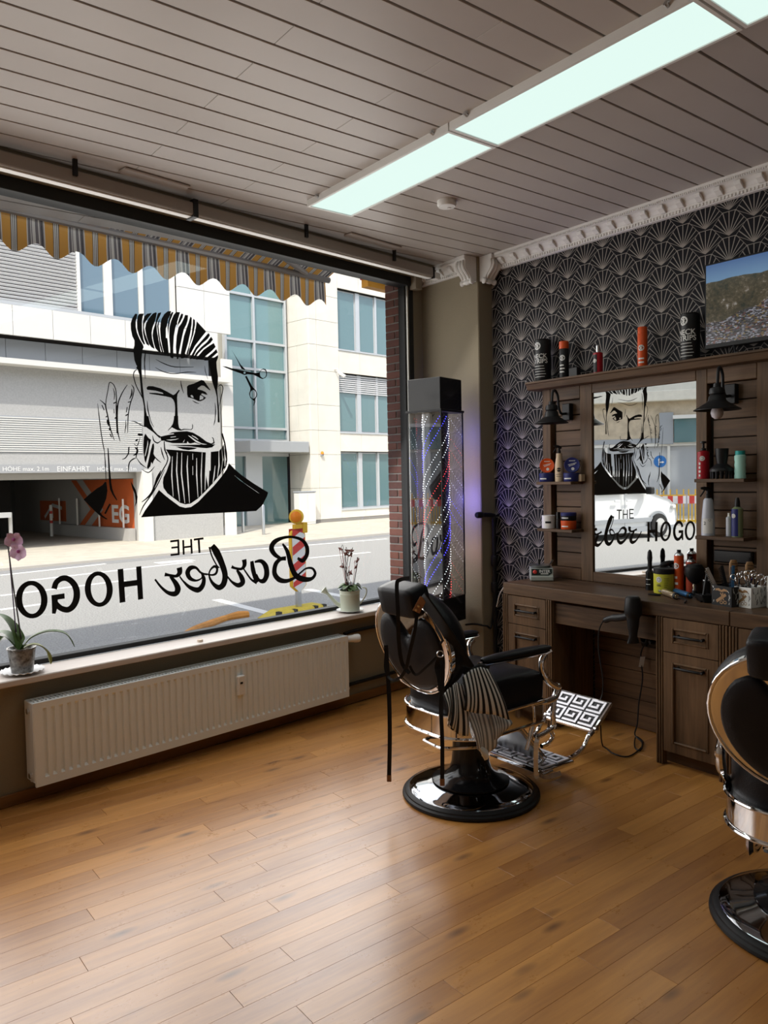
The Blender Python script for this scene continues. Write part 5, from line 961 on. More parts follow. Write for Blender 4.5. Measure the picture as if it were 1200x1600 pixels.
P, h, r = spot(1099, 703, 747, 18, x1, sR1); t = cyl('pump_bottle', 'red pump bottle on the upper right shelf', 'bottle', P, [('body', M_redl, [(.001, 0), (r, 0), (r, h*.95), (r*.5, h), (.001, h)]), ('pump', M_black, [(r*.45, h), (r*.45, h+.012), (r*.2, h+.014), (r*.2, h+.04), (r*.5, h+.042), (r*.5, h+.052), (.001, h+.053)])]); T = wrap(P, r, -.2); emblem(t, T, 0, h*.72, .014); lines(t, T, -r*.6, -r*.1, h*.5, 4, .022, h=.012)
P, h, r = spot(1128, 700, 747, 36, 4.10, sR1); t = thing('hair_diffuser', 'black diffuser attachment with prongs on the upper right shelf', 'hair tool', P)
MB().lathe([(r*.55, h), (r*.5, h*.7), (r*.42, h*.5), (r*.9, h*.36), (r, h*.3), (r, h*.24), (.001, h*.24)], 26, P).build('bell', M_black, t)
for i in range(14): a = 2*PI*i/14; q = P+Vector((math.cos(a)*r*.85, math.sin(a)*r*.85, 0)); MB().tube([q, q+Vector((0, 0, h*.25))], [.005, .008], 6).build('prong', M_black, t)
P, h, r = spot(1156.5, 704, 747, 17, x1, sR1); t = cyl('powder_bottle', 'mint green ribbed bottle with a teal cap on the upper right shelf', 'bottle', P, [('body', M_mint, [(.001, 0), (r, 0), (r, h*.1), (r*.93, h*.16), (r, h*.25), (r*.93, h*.38), (r, h*.48), (r*.93, h*.6), (r, h*.7), (r, h*.82), (r*.8, h*.86), (.001, h*.86)]), ('cap', M_teal, [(r*.85, h*.86), (r*.85, h), (.001, h)])])
P, h, r = spot(1106.5, 778, 836, 20, x1, sR2); t = cyl('trigger_bottle', 'clear trigger spray bottle with a white label on the lower right shelf', 'bottle', P, [('body', M_clear, [(.001, 0), (r, 0), (r, h*.35), (r*.85, h*.7), (r*.7, h*.95), (r*.5, h), (.001, h)])]); trigger(t, P, h, M_black, 1.0); T = wrap(P, r, -.2); m = MB(); m.grid(lambda u, v: T(-r*.7+u*r*1.6, h*(.06+.4*v)), 8, 1); m.build('label', M_lbl, t); T = wrap(P, r+.001, -.2); stuff(text_mb('2', .026, lambda x, y: T(x-r*.3, y+h*.33)).build('lettering', M_black, t, smooth=0, recalc=False)); emblem(t, T, r*.4, h*.42, .011)
P, h, r = spot(1152, 790, 837, 17, x1, sR2); t = cyl('lotion_bottle', 'pale green bottle with a dark blue label on the lower right shelf', 'bottle', P, [('body', M_green, [(.001, 0), (r, 0), (r, h*.93), (r*.5, h), (.001, h)]), ('sprayer', M_black, [(r*.5, h), (r*.45, h+.03), (r*.25, h+.05), (.001, h+.05)])]); T = wrap(P, r, -.5); m = MB(); m.grid(lambda u, v: T(-r*.9+u*r*1.5, h*(.03+.9*v)), 8, 1); m.build('label', M_blue, t); T = wrap(P, r+.001, -.5); emblem(t, T, -r*.2, h*.7, .012)
P, h, r = spot(1139, 800, 836, 9, 4.13, sR2); cyl('lotion_bottle', 'small clear bottle behind the dark blue label on the lower right shelf', 'bottle', P, [('body', M_clear, [(.001, 0), (r, 0), (r, h*.8), (r*.5, h*.86), (.001, h*.86)]), ('cap', M_white, [(r*.45, h*.86), (r*.4, h), (.001, h)])])
# worktop: clipper sanitiser at the left
Zw = ZT; a, b = onz(829, 908.5, Zw), onz(865, 908.5, Zw); X = (b-a); wd = X.length; X.normalize(); D = Vector((-X.y, X.x, 0)); D = D if D.x > 0 else -D; z = Vector((0, 0, 1)); dp = .19; hh = .085
iv = thing('clipper_device', 'grey box device with a red switch at the left end of the worktop', 'device', (a+b)/2+D*dp/2)
MB().loft([[a+X*x+D*y+z*q for y, q in ((0, .004), (dp, .004), (dp, hh), (.025, hh), (.012, hh*.42), (0, hh*.38))] for x in (0, wd)]).build('housing', mat('grey housing', (.34, .36, .33), .4), iv, bevel=.003, smooth=20)
fp = lambda x, y: a+X*x+D*(.012+.013*(y-.42*hh)/(.58*hh))-D*.0016+z*y
m = MB(); m.add([fp(.008, .44*hh), fp(wd-.03, .44*hh), fp(wd-.008, .62*hh), fp(wd-.008, .95*hh), fp(.008, .95*hh)], [(0, 1, 2, 3, 4)]); m.build('front_plate', mat('dark green plate', (.02, .03, .028), .4), iv, recalc=False)
stuff(text_mb('INTER', .026, lambda x, y: fp(wd*.62+x, .76*hh+y)-D*.001, bold=.0008).build('lettering', M_lbl, iv, smooth=0, recalc=False)); m = MB(); m.stroke([fp(wd*.45, .58*hh)-D*.001, fp(wd*.78, .58*hh)-D*.001], .008, D); m.build('small_print', M_lbl, iv, smooth=0, recalc=False)
MB().lathe([(.013, 0), (.013, .008), (.009, .012), (.001, .012)], 14, fp(.03, .72*hh), ax=-D).build('red_switch', M_red, iv)
MB().lathe([(.06, 0), (.075, .012), (.078, .016), (.001, .018)], 26, a+X*wd*.45+D*dp*.5+z*hh).build('metal_lid', M_steel, iv); MB().tube([a+X*wd*.8+D*.05+z*(hh+.008), a+X*wd*1.02+D*.1+z*(hh+.045)], [.004, .007], 8).build('lever', M_steel, iv); MB().tube([a+X*wd*.42+D*dp*.6+z*(hh+.016), a+X*wd*.42+D*dp*.6+z*(hh+.05)], .009, 8).build('knob', M_black, iv)
def wspot(px, pyt, pyb, wpx):
    P = onz(px, pyb, Zw)
    if P.x > 4.11: P = onx(px, pyb, 4.11); P.z = Zw
    k = (P-CAM).dot(fw)/F; return P, (pyb-pyt)*k, wpx*k/2
P, h, r = wspot(1015.5, 892, 920, 13); t = cyl('trigger_bottle', 'black bottle with a tall black sprayer left of the yellow tub', 'bottle', P, [('body', M_blackgl, [(.001, 0), (r, 0), (r, h), (r*.6, h+.012), (.001, h+.012)]), ('tall_cap', M_black, [(r*.55, h+.012), (r*.5, h+.06), (r*.62, h+.085), (r*.5, h+.12), (r*.2, h+.135), (.001, h+.136)])]); T = wrap(P, r, -.4); lines(t, T, -r*.6, r*.5, h*.6, 2, .03)
P, h, r = wspot(1037.5, 887, 926, 31); t = cyl('gel_tub', 'yellow hair gel tub with a black lid on the worktop', 'tub', P, [('tub_body', M_yell, [(.001, 0), (r*.96, 0), (r, .004), (r, h*.78), (.001, h*.78)]), ('lid', M_black, [(r*1.02, h*.78), (r*1.03, h*.8), (r*1.03, h-.003), (r*.97, h), (.001, h)])], n=32); T = wrap(P, r, -.35); emblem(t, T, -r*.15, h*.56, .017); m = MB(); stuff(text_mb('GEL', .016, lambda x, y: T(-r*.15+x, h*.33+y), bold=.0004).build('lettering', M_black, t, smooth=0, recalc=False)); lines(t, T, r*.35, r*.9, h*.6, 6, .012, M_black, .002)
P, h, r = wspot(1035, 884, 906, 15); P = P+Vector((.024, .0, 0)); t = cyl('trigger_bottle', 'dark trigger spray bottle behind the yellow tub', 'bottle', P, [('body', M_blackgl, [(.001, 0), (r, 0), (r, h*.85), (r*.5, h*1.02), (.001, h*1.02)])]); trigger(t, P, h*1.02, M_black, 1.5, rt)
for (px, a_, b_, w_), lab in (((1061, 862, 924, 14.5), 'orange red spray can without a cap beside the yellow tub'), ((1079.5, 860, 914, 14.5), 'darker red spray can behind the black brush')):
    P, h, r = wspot(px, a_, b_, w_); t = cyl('spray_can', lab, 'spray can', P, [('body', M_orange if px < 1070 else mat('dull red lacquer', (.33, .05, .025), .4), [(.001, 0), (r*.96, 0), (r, .004), (r, h*.96), (.001, h*.96)]), ('valve_dome', M_steel, [(r*.98, h*.955), (r*.9, h*.985), (r*.55, h*1.03), (.001, h*1.03)]), ('nozzle', M_black, [(r*.42, h*1.02), (r*.42, h*1.10), (.001, h*1.10)])]); T = wrap(P, r, -.7)
    if px < 1070: emblem(t, T, 0, h*.7, .018); lines(t, T, -r*.3, r*.7, h*.38, 3, .035, h=.014)
P, h, r = wspot(1085, 890, 930, 26); t = cyl('neck_duster', 'black round neck duster brush with a chrome handle', 'brush', P, [('foot', M_black, [(.001, 0), (r*.42, 0), (r*.36, h*.12), (r*.3, h*.2), (.001, h*.2)]), ('chrome_grip', M_chrome, [(r*.3, h*.18), (r*.26, h*.3), (r*.28, h*.48), (.001, h*.48)]), ('bristles', M_black, [(r*.3, h*.45), (r*.75, h*.6), (r*1.15, h*.85), (r*1.1, h*1.1), (r*.8, h*1.22), (.001, h*1.26)])])
P, h, r = wspot(1104, 890, 922, 12); cyl('dark_cup', 'dark cup with a steel rim behind the tool holders', 'cup', P, [('cup', M_black, [(.001, 0), (r*.9, 0), (r, h*.8), (.001, h*.8)]), ('rim', M_steel, [(r*1.02, h*.78), (r*1.02, h*.83), (r*.9, h*.83), (r*.9, h*.78)])])
def clipper(p0, p1, rad, m, label):
    A, B = onz(*p0, Zw+rad), onz(*p1, Zw+rad); d = (B-A).normalized(); t = thing('hair_clipper', label, 'hair clipper', (A+B)/2-Vector((0, 0, rad)))
    MB().tube([A, A.lerp(B, .15), A.lerp(B, .6), A.lerp(B, .9), B], [rad*.7, rad, rad*.92, rad*.98, rad*.6], 14).build('body', m, t)
    s_ = d.cross(Vector((0, 0, 1))); MB().obox(A-d*.012, d*.014, s_*rad*.95, Vector((0, 0, rad*.3))).build('blade', M_steel, t, bevel=.002); MB().lathe([(rad*.9, 0), (rad*1.02, .004), (rad*1.02, .02), (rad*.9, .024)], 14, A.lerp(B, .86), ax=d).build('ring', M_black, t)
    MB().tube(catmull([B, B+d*.03, B+d*.07-s_*.02+Vector((0, 0, -rad*.6)), B+d*.12+s_*.01+Vector((0, 0, -rad+.004))], 4), .004, 6).build('cord', M_black, t)
clipper((1036, 924), (1058, 932), .019, M_gold, 'champagne gold hair clipper lying on the worktop edge'); clipper((1054, 923), (1080, 931), .017, M_steelb, 'blue hair clipper lying behind the gold one')
P = onz(1024, 929, Zw+.006); d = (onz(1032, 930, Zw+.006)-onz(1014, 929, Zw+.006)).normalized(); o = MB().tube([P-d*.04, P, P+d*.03], [.004, .007, .005], 8).build('razor', M_black, loc=P-Vector((0, 0, .007))); tag(o, 'small black razor handle left of the gold clipper', 'razor')
def box_holder(px0, px1, pyb0, pyb1, h, label, m, name, print_m, depth=.11):
    a, b = onz(px0, pyb0, Zw), onz(px1, pyb1, Zw); X = b-a; L = X.length; X.normalize(); D = Vector((-X.y, X.x, 0)); D = D if D.x > 0 else -D; z = Vector((0, 0, 1)); t = thing(name, label, 'holder', (a+b)/2+D*depth/2, math.atan2(X.y, X.x)); w_ = .004
    T = lambda x, y, q: a+X*x+D*y+z*q; k = MB(T); k.box(0, L, 0, w_, 0, h).box(0, L, depth-w_, depth, 0, h).box(0, w_, w_, depth-w_, 0, h).box(L-w_, L, w_, depth-w_, 0, h).box(w_, L-w_, w_, depth-w_, 0, .01); k.build('box', m, t, smooth=0)
    p = MB(); q = lambda x, y: T(L*x, -.0008, h*y)           # moustache, crossed scissors and comb
    p.poly([q(.18, .74), q(.22, .84), q(.38, .88), q(.5, .80), q(.62, .88), q(.78, .84), q(.82, .74), q(.68, .76), q(.5, .70), q(.32, .76)])
    p.stroke([q(.25, .2), q(.72, .6)], L*.12, D); p.stroke([q(.45, .66), q(.62, .3)], L*.05, D); p.stroke([q(.58, .68), q(.5, .3)], L*.05, D)
    for c in ((.68, .2), (.5, .18)): pts = [q(c[0]+.07*math.cos(e), c[1]+.07*math.sin(e)) for e in [2*PI*i/12 for i in range(13)]]; p.stroke(pts, L*.03, D)
    stuff(p.build('barber_print', print_m, t, smooth=0, recalc=False)); k = MB(); r_ = random.Random(3)
    for i in range(26): y0, z0 = r_.uniform(.1, .95)*depth, r_.uniform(.1, .8)*h; k.stroke([T(-.0008, y0, z0), T(-.0008, min(depth, y0+r_.uniform(-.012, .012)), z0+r_.uniform(.01, .025))], .003, X)
    k2 = MB()
    for i in range(10): x0, z0 = r_.choice((.1, .88))*L, r_.uniform(.1, .9)*h; k2.stroke([T(x0, -.0008, z0), T(x0+r_.uniform(-.01, .01), -.0008, z0+.012)], .0025, D)
    dk = M_lbl if m is not M_white else M_black; stuff(k2.build('fine_print', dk, t, smooth=0, recalc=False)); k3 = MB()
    for v_ in k.v: pass
    kk = MB(); kk.v = [v+X*(L+.0016) for v in k.v]; kk.f = k.f; kk.mi = k.mi; stuff(kk.build('side_print', dk, t, smooth=0, recalc=False)); return t, T, L
tb, TBm, Lb = box_holder(1112, 1143, 944, 949.5, .105, 'black tool holder box with a gold barber print', M_black, 'tool_holder', M_brown)
tw, TWm, Lw = box_holder(1147, 1173.5, 947, 951, .105, 'white tool holder box with a brown barber print', M_white, 'tool_holder', M_brown, .13)
gi = random.Random(9); zv = Vector((0, 0, 1))
def scissors(T, x, y, lean, label):
    B = T(x, y, .012); d = (zv+rt*lean+fw*gi.uniform(-.15, .1)).normalized(); s_ = d.cross(fw).normalized(); t = thing('scissors', label, 'scissors', B); q = gi.uniform(.09, .12)
    for e in (-1, 1):
        MB().tube([B+s_*.003*e, B+d*q+s_*.004*e, B+d*(q+.035)+s_*.012*e], [.002, .004, .003], 6).build('blade', M_chrome, t); c = B+d*(q+.05)+s_*.017*e
        MB().tube([c+d*(.015*math.cos(k_))+s_*(.013*math.sin(k_)) for k_ in [2*PI*i/14 for i in range(14)]], .0028, 6, closed=True).build('finger_ring', M_chrome, t)
for i, (x, y, l) in enumerate(((.03, .03, -.25), (.05, .06, -.05), (.075, .04, .12), (.10, .07, .28), (.035, .09, -.2))): scissors(TWm, min(x, Lw-.012), y, l, ('chrome scissors leaning left in the white holder, front row', 'chrome scissors upright in the white holder', 'chrome scissors leaning slightly right in the white holder', 'chrome scissors leaning far right in the white holder', 'chrome scissors leaning far left at the back of the white holder')[i])
def comb(T, x, y, lean, m, label, w_=.018, L=.2):
    B = T(x, y, .012); d = (zv+rt*lean+fw*.05).normalized(); s_ = d.cross(fw).normalized(); t = thing('comb', label, 'comb', B)
    MB().obox(B+d*L*.5, d*L*.5, s_*w_*.5, fw*.003).build('back', m, t, bevel=.002); k = MB()
    for i in range(14): k.obox(B+d*(L*.35+L*.045*i)+s_*w_*.75, s_*w_*.3, d*.0022, fw*.0015)
    stuff(k.build('teeth', m, t, smooth=0))
comb(TBm, .03, .05, -.45, M_steel, 'grey comb leaning left out of the black holder'); comb(TBm, .055, .07, -.2, M_black, 'black comb in the black holder'); comb(TBm, .09, .05, .05, M_steelb, 'dark blue comb upright in the black holder', .016)
def wbrush(px, py, label, h=.2):
    P = onx(px, py, 4.07); P.z = Zw; t = thing('wooden_brush', label, 'brush', P); c = P+zv*(h*.72)
    k = MB(); k.loft([[c+rt*(math.cos(2*PI*j/16)*.024*s_)+fw*(math.sin(2*PI*j/16)*.009)+zv*q for j in range(16)] for s_, q in ((.35, -.075), (.5, -.04), (.95, -.03), (1, 0), (.95, .045), (.6, .062))]); k.build('brush_head', M_brown, t)
    MB().tube([P, P+zv*h*.4], [.02, .008], 10).build('handle', M_brown, t); k = MB()
    for i in range(5):
        for j in range(4): k.obox(c+zv*(-.02+i*.016)+rt*(-.012+.008*j)-fw*.011, rt*.0015, zv*.0015, fw*.004)
    stuff(k.build('bristle_tufts', M_black, t, smooth=0))
wbrush(1146, 930, 'pale wooden brush standing behind the black holder', .225); wbrush(1171, 932, 'pale wooden brush standing behind the white holder', .22)
P = onz(1105, 940, Zw); P.z = Zw; t = thing('tool_tray', 'low black tray beside the black tool holder', 'tray', P); MB().loft([[P+rt*x+fw*y+zv*q for x, y in ((-s_, -.05), (s_, -.05), (s_, .05), (-s_, .05))] for s_, q in ((.035, 0), (.05, .04))]).build('tray_body', M_black, t, bevel=.003); MB().tube([P-rt*.02+zv*.03, P+rt*.0+zv*.15], .008, 8).build('upright', M_black, t)
a = onz(1197.5, 950, Zw); o = MB().box(a.x, a.x+.05, a.y-.11, a.y, Zw, Zw+.165).build('white_carton', M_white, loc=(a.x+.025, a.y-.055, Zw), bevel=.003); tag(o, 'white carton cut off by the right edge of the picture', 'carton')
pb = onx(1148, 871, 4.19); o = MB().box(4.16, 4.196, pb.y-.11, pb.y+.11, pb.z-.03, pb.z+.04).build('socket_strip', M_blackgl, loc=(4.18, pb.y, pb.z-.03), bevel=.006); tag(o, 'black socket strip low on the right plank panel', 'socket')
# ------------------------------------------------------------------ barber chair (built once, then copied)
CB = Vector((2.68, 2.79, 0)); YN = 2.535
ch = thing('barber_chair', 'black and chrome barber chair by the window, with capes hung over its back and arm', 'barber chair', CB)
C = lambda x, y, z: CB+Vector((x, y, z))
def mirror_y(P): return Vector((P.x, 2*CB.y-P.y, P.z))
MB().lathe([(.29, 0), (.338, 0), (.345, .008), (.343, .018), (.332, .024), (.330, .030), (.318, .038), (.308, .040), (.29, .03)], 56, CB).build('rubber_ring', mat('base rubber', (.012, .012, .013), .45), ch)
MB().lathe([(.312, .038), (.304, .044), (.27, .052), (.22, .063), (.18, .074), (.12, .078)], 56, CB).build('base_dome', mat('dark chrome', (.27, .28, .30), .06, metal=1), ch)
MB().lathe([(.19, .070), (.195, .074), (.195, .080), (.185, .084), (.16, .092), (.125, .108), (.105, .135), (.095, .17), (.09, .22), (.088, .30), (.095, .36), (.001, .36)], 48, CB).build('pump_column', M_blackgl, ch)
MB().tube(catmull([C(.02, -.10, .27), C(-.10, -.16, .30), C(-.24, -.12, .315), C(-.27, -.08, .315), C(-.265, -.04, .312)], 4)+[C(-.25, .06, .31), C(-.18, .10, .30), C(-.03, .09, .27)], .009, 8).build('pump_lever', M_chrome, ch)
def dplan(x0, x1, hw, rr, n=10):                          # plan with rounded rear corners
    o = []
    for cx_, cy_, a0 in ((x1-.02, hw-.02, 0), (x0+rr, hw-rr, 90), (x0+rr, -hw+rr, 180), (x1-.02, -hw+.02, 270)):
        q = rr if cx_ < x1-.05 else .02
        for k in range(n+1): a = math.radians(a0+90*k/n); o.append((cx_+q*math.cos(a), cy_+q*math.sin(a)))
    return o
def dring(x0, x1, hw, rr, z): return [C(x, y, z) for x, y in dplan(x0, x1, hw, rr)]
MB().loft([dring(-.30, .26, .265, .2, .375), dring(-.30, .26, .265, .2, .485)]).build('seat_band', M_chrome, ch)
for z in (.378, .482): MB().tube(dring(-.302, .262, .267, .2, z), .0075, 8, closed=True).build('band_rim', M_chrome, ch)
MB().loft([dring(-.27, .27, .245, .18, .48), dring(-.275, .275, .25, .185, .50), dring(-.275, .28, .25, .185, .59), dring(-.265, .27, .24, .175, .615), dring(-.235, .24, .21, .15, .63), dring(-.1, .12, .1, .07, .637)]).build('seat_cushion', M_leather, ch, smooth=60)
MB().box(CB.x-.12, CB.x+.2, CB.y-.15, CB.y+.15, .355, .38).build('under_plate', M_black, ch)
# backrest: h runs up the tilted back, u sideways, d towards the rear
TL = math.radians(15); BO = Vector((-.285, 0, .585)); BU = Vector((-math.sin(TL), 0, math.cos(TL))); BD = Vector((-math.cos(TL), 0, -math.sin(TL)))
K = lambda u, h, d: CB+BO+BU*h+Vector((0, u, 0))+BD*d
def egg(s_, n=44): return [(.262*s_*math.cos(2*PI*i/n)*(1+.07*math.sin(2*PI*i/n)), .235+.245*s_*math.sin(2*PI*i/n)) for i in range(n)]
MB().loft([[K(u, h, d) for u, h in egg(s_)] for s_, d in ((.97, -.012), (1., -.006), (1., .014), (.975, .022), (.93, .024))]).build('back_shell', M_chrome, ch)
MB().tube([K(u, h, .022) for u, h in egg(.985)], .0065, 8, closed=True).build('shell_rim', M_chrome, ch)
MB().loft([[K(u, h, d) for u, h in egg(s_)] for s_, d in ((.99, -.01), (1.03, -.035), (1.02, -.07), (.94, -.10), (.7, -.115), (.3, -.118))]).build('back_cushion', M_leather, ch, smooth=60)
ho = []                                                   # heart-topped rear pad
for i in range(60):
    a = 2*PI*i/60; u = .220*math.cos(a)*(1+.07*math.sin(a)); h = .225+.215*math.sin(a); top = .365-.085*math.exp(-(u/.062)**2)+.03*math.exp(-((abs(u)-.115)/.045)**2)
    ho.append((u, min(h, top)))
cx0 = .215
MB().loft([[K(u*s_, cx0+(h-cx0)*s_, d) for u, h in ho] for s_, d in ((1., .018), (1., .030), (.96, .038), (.8, .046), (.45, .052), (.1, .054))]).build('rear_pad', M_leather, ch, smooth=60)
hc = onx(630, 936, CB.x-.42); hz_ = hc.z; hy = CB.y
def rbox(c, X, Yv, Z, hx_, hy_, hz2, r=.22, n=24):         # softly rounded block
    rings = []
    for k in (-1, -.92, -.6, 0, .6, .92, 1):
        s_ = {1: .80, .92: .94}.get(abs(k), 1.0); rg = []
        for i in range(n):
            a = 2*PI*i/n; e = .28; ca, sa = math.cos(a), math.sin(a); rg.append(c+Yv*(k*hy_)+X*(hx_*s_*math.copysign(abs(ca)**e, ca))+Z*(hz2*s_*math.copysign(abs(sa)**e, sa)))
        rings.append(rg)
    return MB().loft(rings)
HC_ = Vector((CB.x-.41, hy, hz_)); rbox(HC_, BD, Vector((0, 1, 0)), BU, .062, .125, .070).build('headrest', M_leather, ch, smooth=60)
MB().tube([K(0, .46, 0), HC_-BU*.06], .014, 10).build('headrest_post', M_chrome, ch)
def arm(mir):
    f_ = mirror_y if mir else (lambda P: P); T = lambda *q: f_(ony(*q, YN)); YC = Vector((0, 1, 0))
    A, B = T(753, 1032), T(857, 1011); d = B-A; rg = []
    for k, w_, hh in ((0, .012, .006), (.05, .026, .012), (.25, .036, .018), (.6, .038, .020), (.92, .034, .017), (1, .022, .010)):
        c = A+d*k; rg.append([c+YC*w_*math.cos(2*PI*j/14)+Vector((0, 0, hh*math.sin(2*PI*j/14))) for j in range(14)])
    MB().loft(rg).build('armrest_pad', M_leather, ch, smooth=60)
    z = Vector((0, 0, 1)); A2, B2 = A-z*.018, B-z*.022; rg = [[A2+d*k+YC*w_*math.cos(2*PI*j/12)+z*.009*math.sin(2*PI*j/12) for j in range(12)] for k, w_ in ((-.03, .01), (0, .028), (.3, .038), (.9, .038), (1.0, .026), (1.02, .01))]
    MB().loft(rg).build('armrest_rail', M_chrome, ch)
    cap_ = lambda px, r: MB().lathe([(.001, -r), (r*.7, -r*.75), (r, 0), (r*.7, r*.75), (.001, r)], 14, T(*px))
    MB().tube(catmull([T(852, 1024), T(846, 1034), T(848, 1050), T(858, 1066), T(870, 1073)], 5), [.016]*6+[.014]*6+[.017]*9, 12).build('arm_strut', M_chrome, ch)
    cap_((871, 1073), .021).build('knuckle', M_chrome, ch)
    MB().tube(catmull([T(872, 1076), T(866, 1090), T(850, 1097), T(832, 1101)], 5), [.018]*6+[.016]*5+[.011]*5, 12).build('arm_bracket', M_chrome, ch); cap_((831, 1101), .018).build('knuckle', M_chrome, ch)
    MB().tube(catmull([T(832, 1102), T(833, 1125), T(829, 1148), T(822, 1172)], 5), [.016]*6+[.013]*5+[.010]*5, 12).build('side_post', M_chrome, ch)
    MB().tube(catmull([T(866, 1092), T(864, 1115), T(864, 1135), T(852, 1145), T(838, 1152)], 5), [.014]*10+[.013]*11, 12).build('front_strut', M_chrome, ch)
    MB().tube(catmull([T(857, 1138), T(864, 1150), T(858, 1160), T(846, 1166)], 5), .011, 10).build('crescent_strut', M_chrome, ch)
    MB().tube(catmull([A2+d*.05, C(-.24, (A2.y-CB.y)*1.0, .66), C(-.22, (A2.y-CB.y)*1.0, .57), C(-.10, (A2.y-CB.y)*1.02, .49)], 5), [.013]*6+[.017]*5+[.012]*5, 10).build('rear_strut', M_chrome, ch)
    sp = [T(841, 1150), T(838, 1165), T(838, 1205), T(842, 1214), T(856, 1216), T(875, 1210)]
    MB().tube(catmull(sp, 4), .019, 4, flat=.7).build('footrest_arm', M_chrome, ch)
arm(False); arm(True)
# legrest and foot plates
lp = MB(); a, b = C(.20, 0, .325), C(.37, 0, .135)
lp.loft([[P+Vector((0, y, 0))+q for y, q in ((-.17, Vector()), (.17, Vector()), (.17, Vector((-.012, 0, -.014))), (-.17, Vector((-.012, 0, -.014))))] for P in (a, b)]); lp.build('legrest_board', M_steel, ch, bevel=.004)
lq = MB(); lq.loft([[P+Vector((0, y, 0))+q for y, q in ((-.13, Vector((0, 0, .002))), (.13, Vector((0, 0, .002))), (.125, Vector((.022, 0, .026))), (-.125, Vector((.022, 0, .026))))] for P in (a.lerp(b, .05), a.lerp(b, .75))]); lq.build('calf_pad', M_leather, ch, bevel=.006)
for y in (-.165, .165): MB().tube([C(.14, y, .37), a+Vector((0, y, 0)), b+Vector((0, y, 0)), C(.30, y, .10)], .012, 8).build('legrest_bar', M_chrome, ch)
M_key = mat('polished key relief', (.82, .82, .88), .32, metal=.3, spec=.5); M_keyb = mat('dark plate', (.05, .05, .055), .4)
def plate(o, X, Yv, w_, l_, nx, ny, name):               # foot plate with meander relief; o corner, X along width, Y along length
    N_ = X.cross(Yv).normalized(); N_ = N_ if N_.z > 0 else -N_
    MB().obox(o+X*w_/2+Yv*l_/2-N_*.014, X*(w_/2+.012), Yv*(l_/2+.012), N_*.013).build(name, M_chrome, ch, bevel=.008, seg=2)
    MB().obox(o+X*w_/2+Yv*l_/2, X*w_/2, Yv*l_/2, N_*.0012).build('inlay', M_keyb, ch)
    k = MB(); cw_, cl_ = w_/nx, l_/ny
    for i in range(nx):
        for j in range(ny):
            q = lambda u0, u1, v0, v1: k.obox(o+X*(i+(u0+u1)/2)*cw_+Yv*(j+(v0+v1)/2)*cl_+N_*.004, X*(u1-u0)/2*cw_, Yv*(v1-v0)/2*cl_, N_*.004)
            for r_ in ((.05, .95, .05, .20), (.05, .20, .20, .95), (.20, .95, .80, .95), (.80, .95, .35, .80), (.36, .80, .35, .50), (.36, .52, .50, .68)): q(*r_)
    stuff(k.build('key_relief', M_key, ch, bevel=.001, smooth=0))
plate(C(.30, -.215, .105), Vector((0, 1, 0)), Vector((1, 0, 0)), .43, .22, 4, 2, 'lower_foot_plate')
up1 = C(.765, -.165, .20); upY = (Vector((.15, 0, .115))).normalized(); plate(up1, Vector((0, 1, 0)), upY, .33, .19, 3, 2, 'upper_foot_plate')
for y in (-.165, .165):
    MB().tube(catmull([C(.50, y, .10), C(.58, y, .085), C(.65, y, .10), C(.70, y, .13), C(.725, y, .16), C(.76, y, .185), C(.79, y, .20)], 5), [.015]*11+[.012]*10+[.014]*10, 10).build('plate_arm', M_chrome, ch)
    MB().lathe([(.001, -.02), (.018, -.016), (.018, .016), (.001, .02)], 12, C(.785, y, .195), ax=(0, 1, 0)).build('hinge_knuckle', M_chrome, ch)
dup(ch, (2.80, 1.19, 0), math.radians(15), 'bare black and chrome barber chair cut off by the right edge of the picture')
# ------------------------------------------------------------------ striped cape over the near arm, black apron with straps over the back
def mk_stripe(name, a, b, n):
    m, t, p = nodes(name); N = NB(t); uv = N.n('ShaderNodeTexCoord').outputs['UV']; X = N.xyz(uv); k = N.m('GREATER_THAN', N.m('FRACT', N.m('MULTIPLY', X[0], n)), .47)
    N.lk(N.mix(k, a, b), p.inputs['Base Color']); p.inputs['Roughness'].default_value = .85; return m
M_st = mk_stripe('black white stripe cloth', (.012, .012, .013), (.78, .77, .75), 8.5); M_st2 = mk_stripe('stripe cloth reverse', (.24, .24, .24), (.72, .71, .69), 6.5); M_st3 = mk_stripe('stripe cloth side fold', (.012, .012, .013), (.74, .73, .71), 5.)
def cloth(top, bot, y0, wav, amp, nu=28, nv=14, bulge=.03, ph=0.):
    tp, bt_ = [ony(x, y, y0) for x, y in top], [ony(x, y, y0) for x, y in bot]
    def at(L, u):
        q = u*(len(L)-1); i = min(int(q), len(L)-2); return L[i].lerp(L[i+1], q-i)
    def fn(u, v):
        p = at(tp, u).lerp(at(bt_, u), v); return p+Vector((0, -(bulge*math.sin(PI*min(1, v*.7)))-amp*math.sin(wav*2*PI*u+ph+v)*v, 0))
    return fn
cape = thing('barber_cape', 'black and white striped barber cape hanging over the near chair arm', 'cape', ony(750, 1110, 2.50))
def clothpart(name, m, *a, **k):
    o = MB().grid(cloth(*a, **k), k.get('nu', 28), k.get('nv', 14)).build(name, m, cape, smooth=80, recalc=False); so2 = o.modifiers.new('thick', 'SOLIDIFY'); so2.thickness = .003; so2.offset = 0
clothpart('front_fold', M_st, [(722, 1058), (737, 1046), (750, 1042), (764, 1046)], [(717, 1107), (738, 1113), (764, 1114), (792, 1124)], 2.475, 1.5, .008)
clothpart('reverse_fold', M_st2, [(724, 1104), (745, 1110), (768, 1112)], [(738, 1168), (752, 1180), (768, 1162)], 2.492, 1.2, .01)
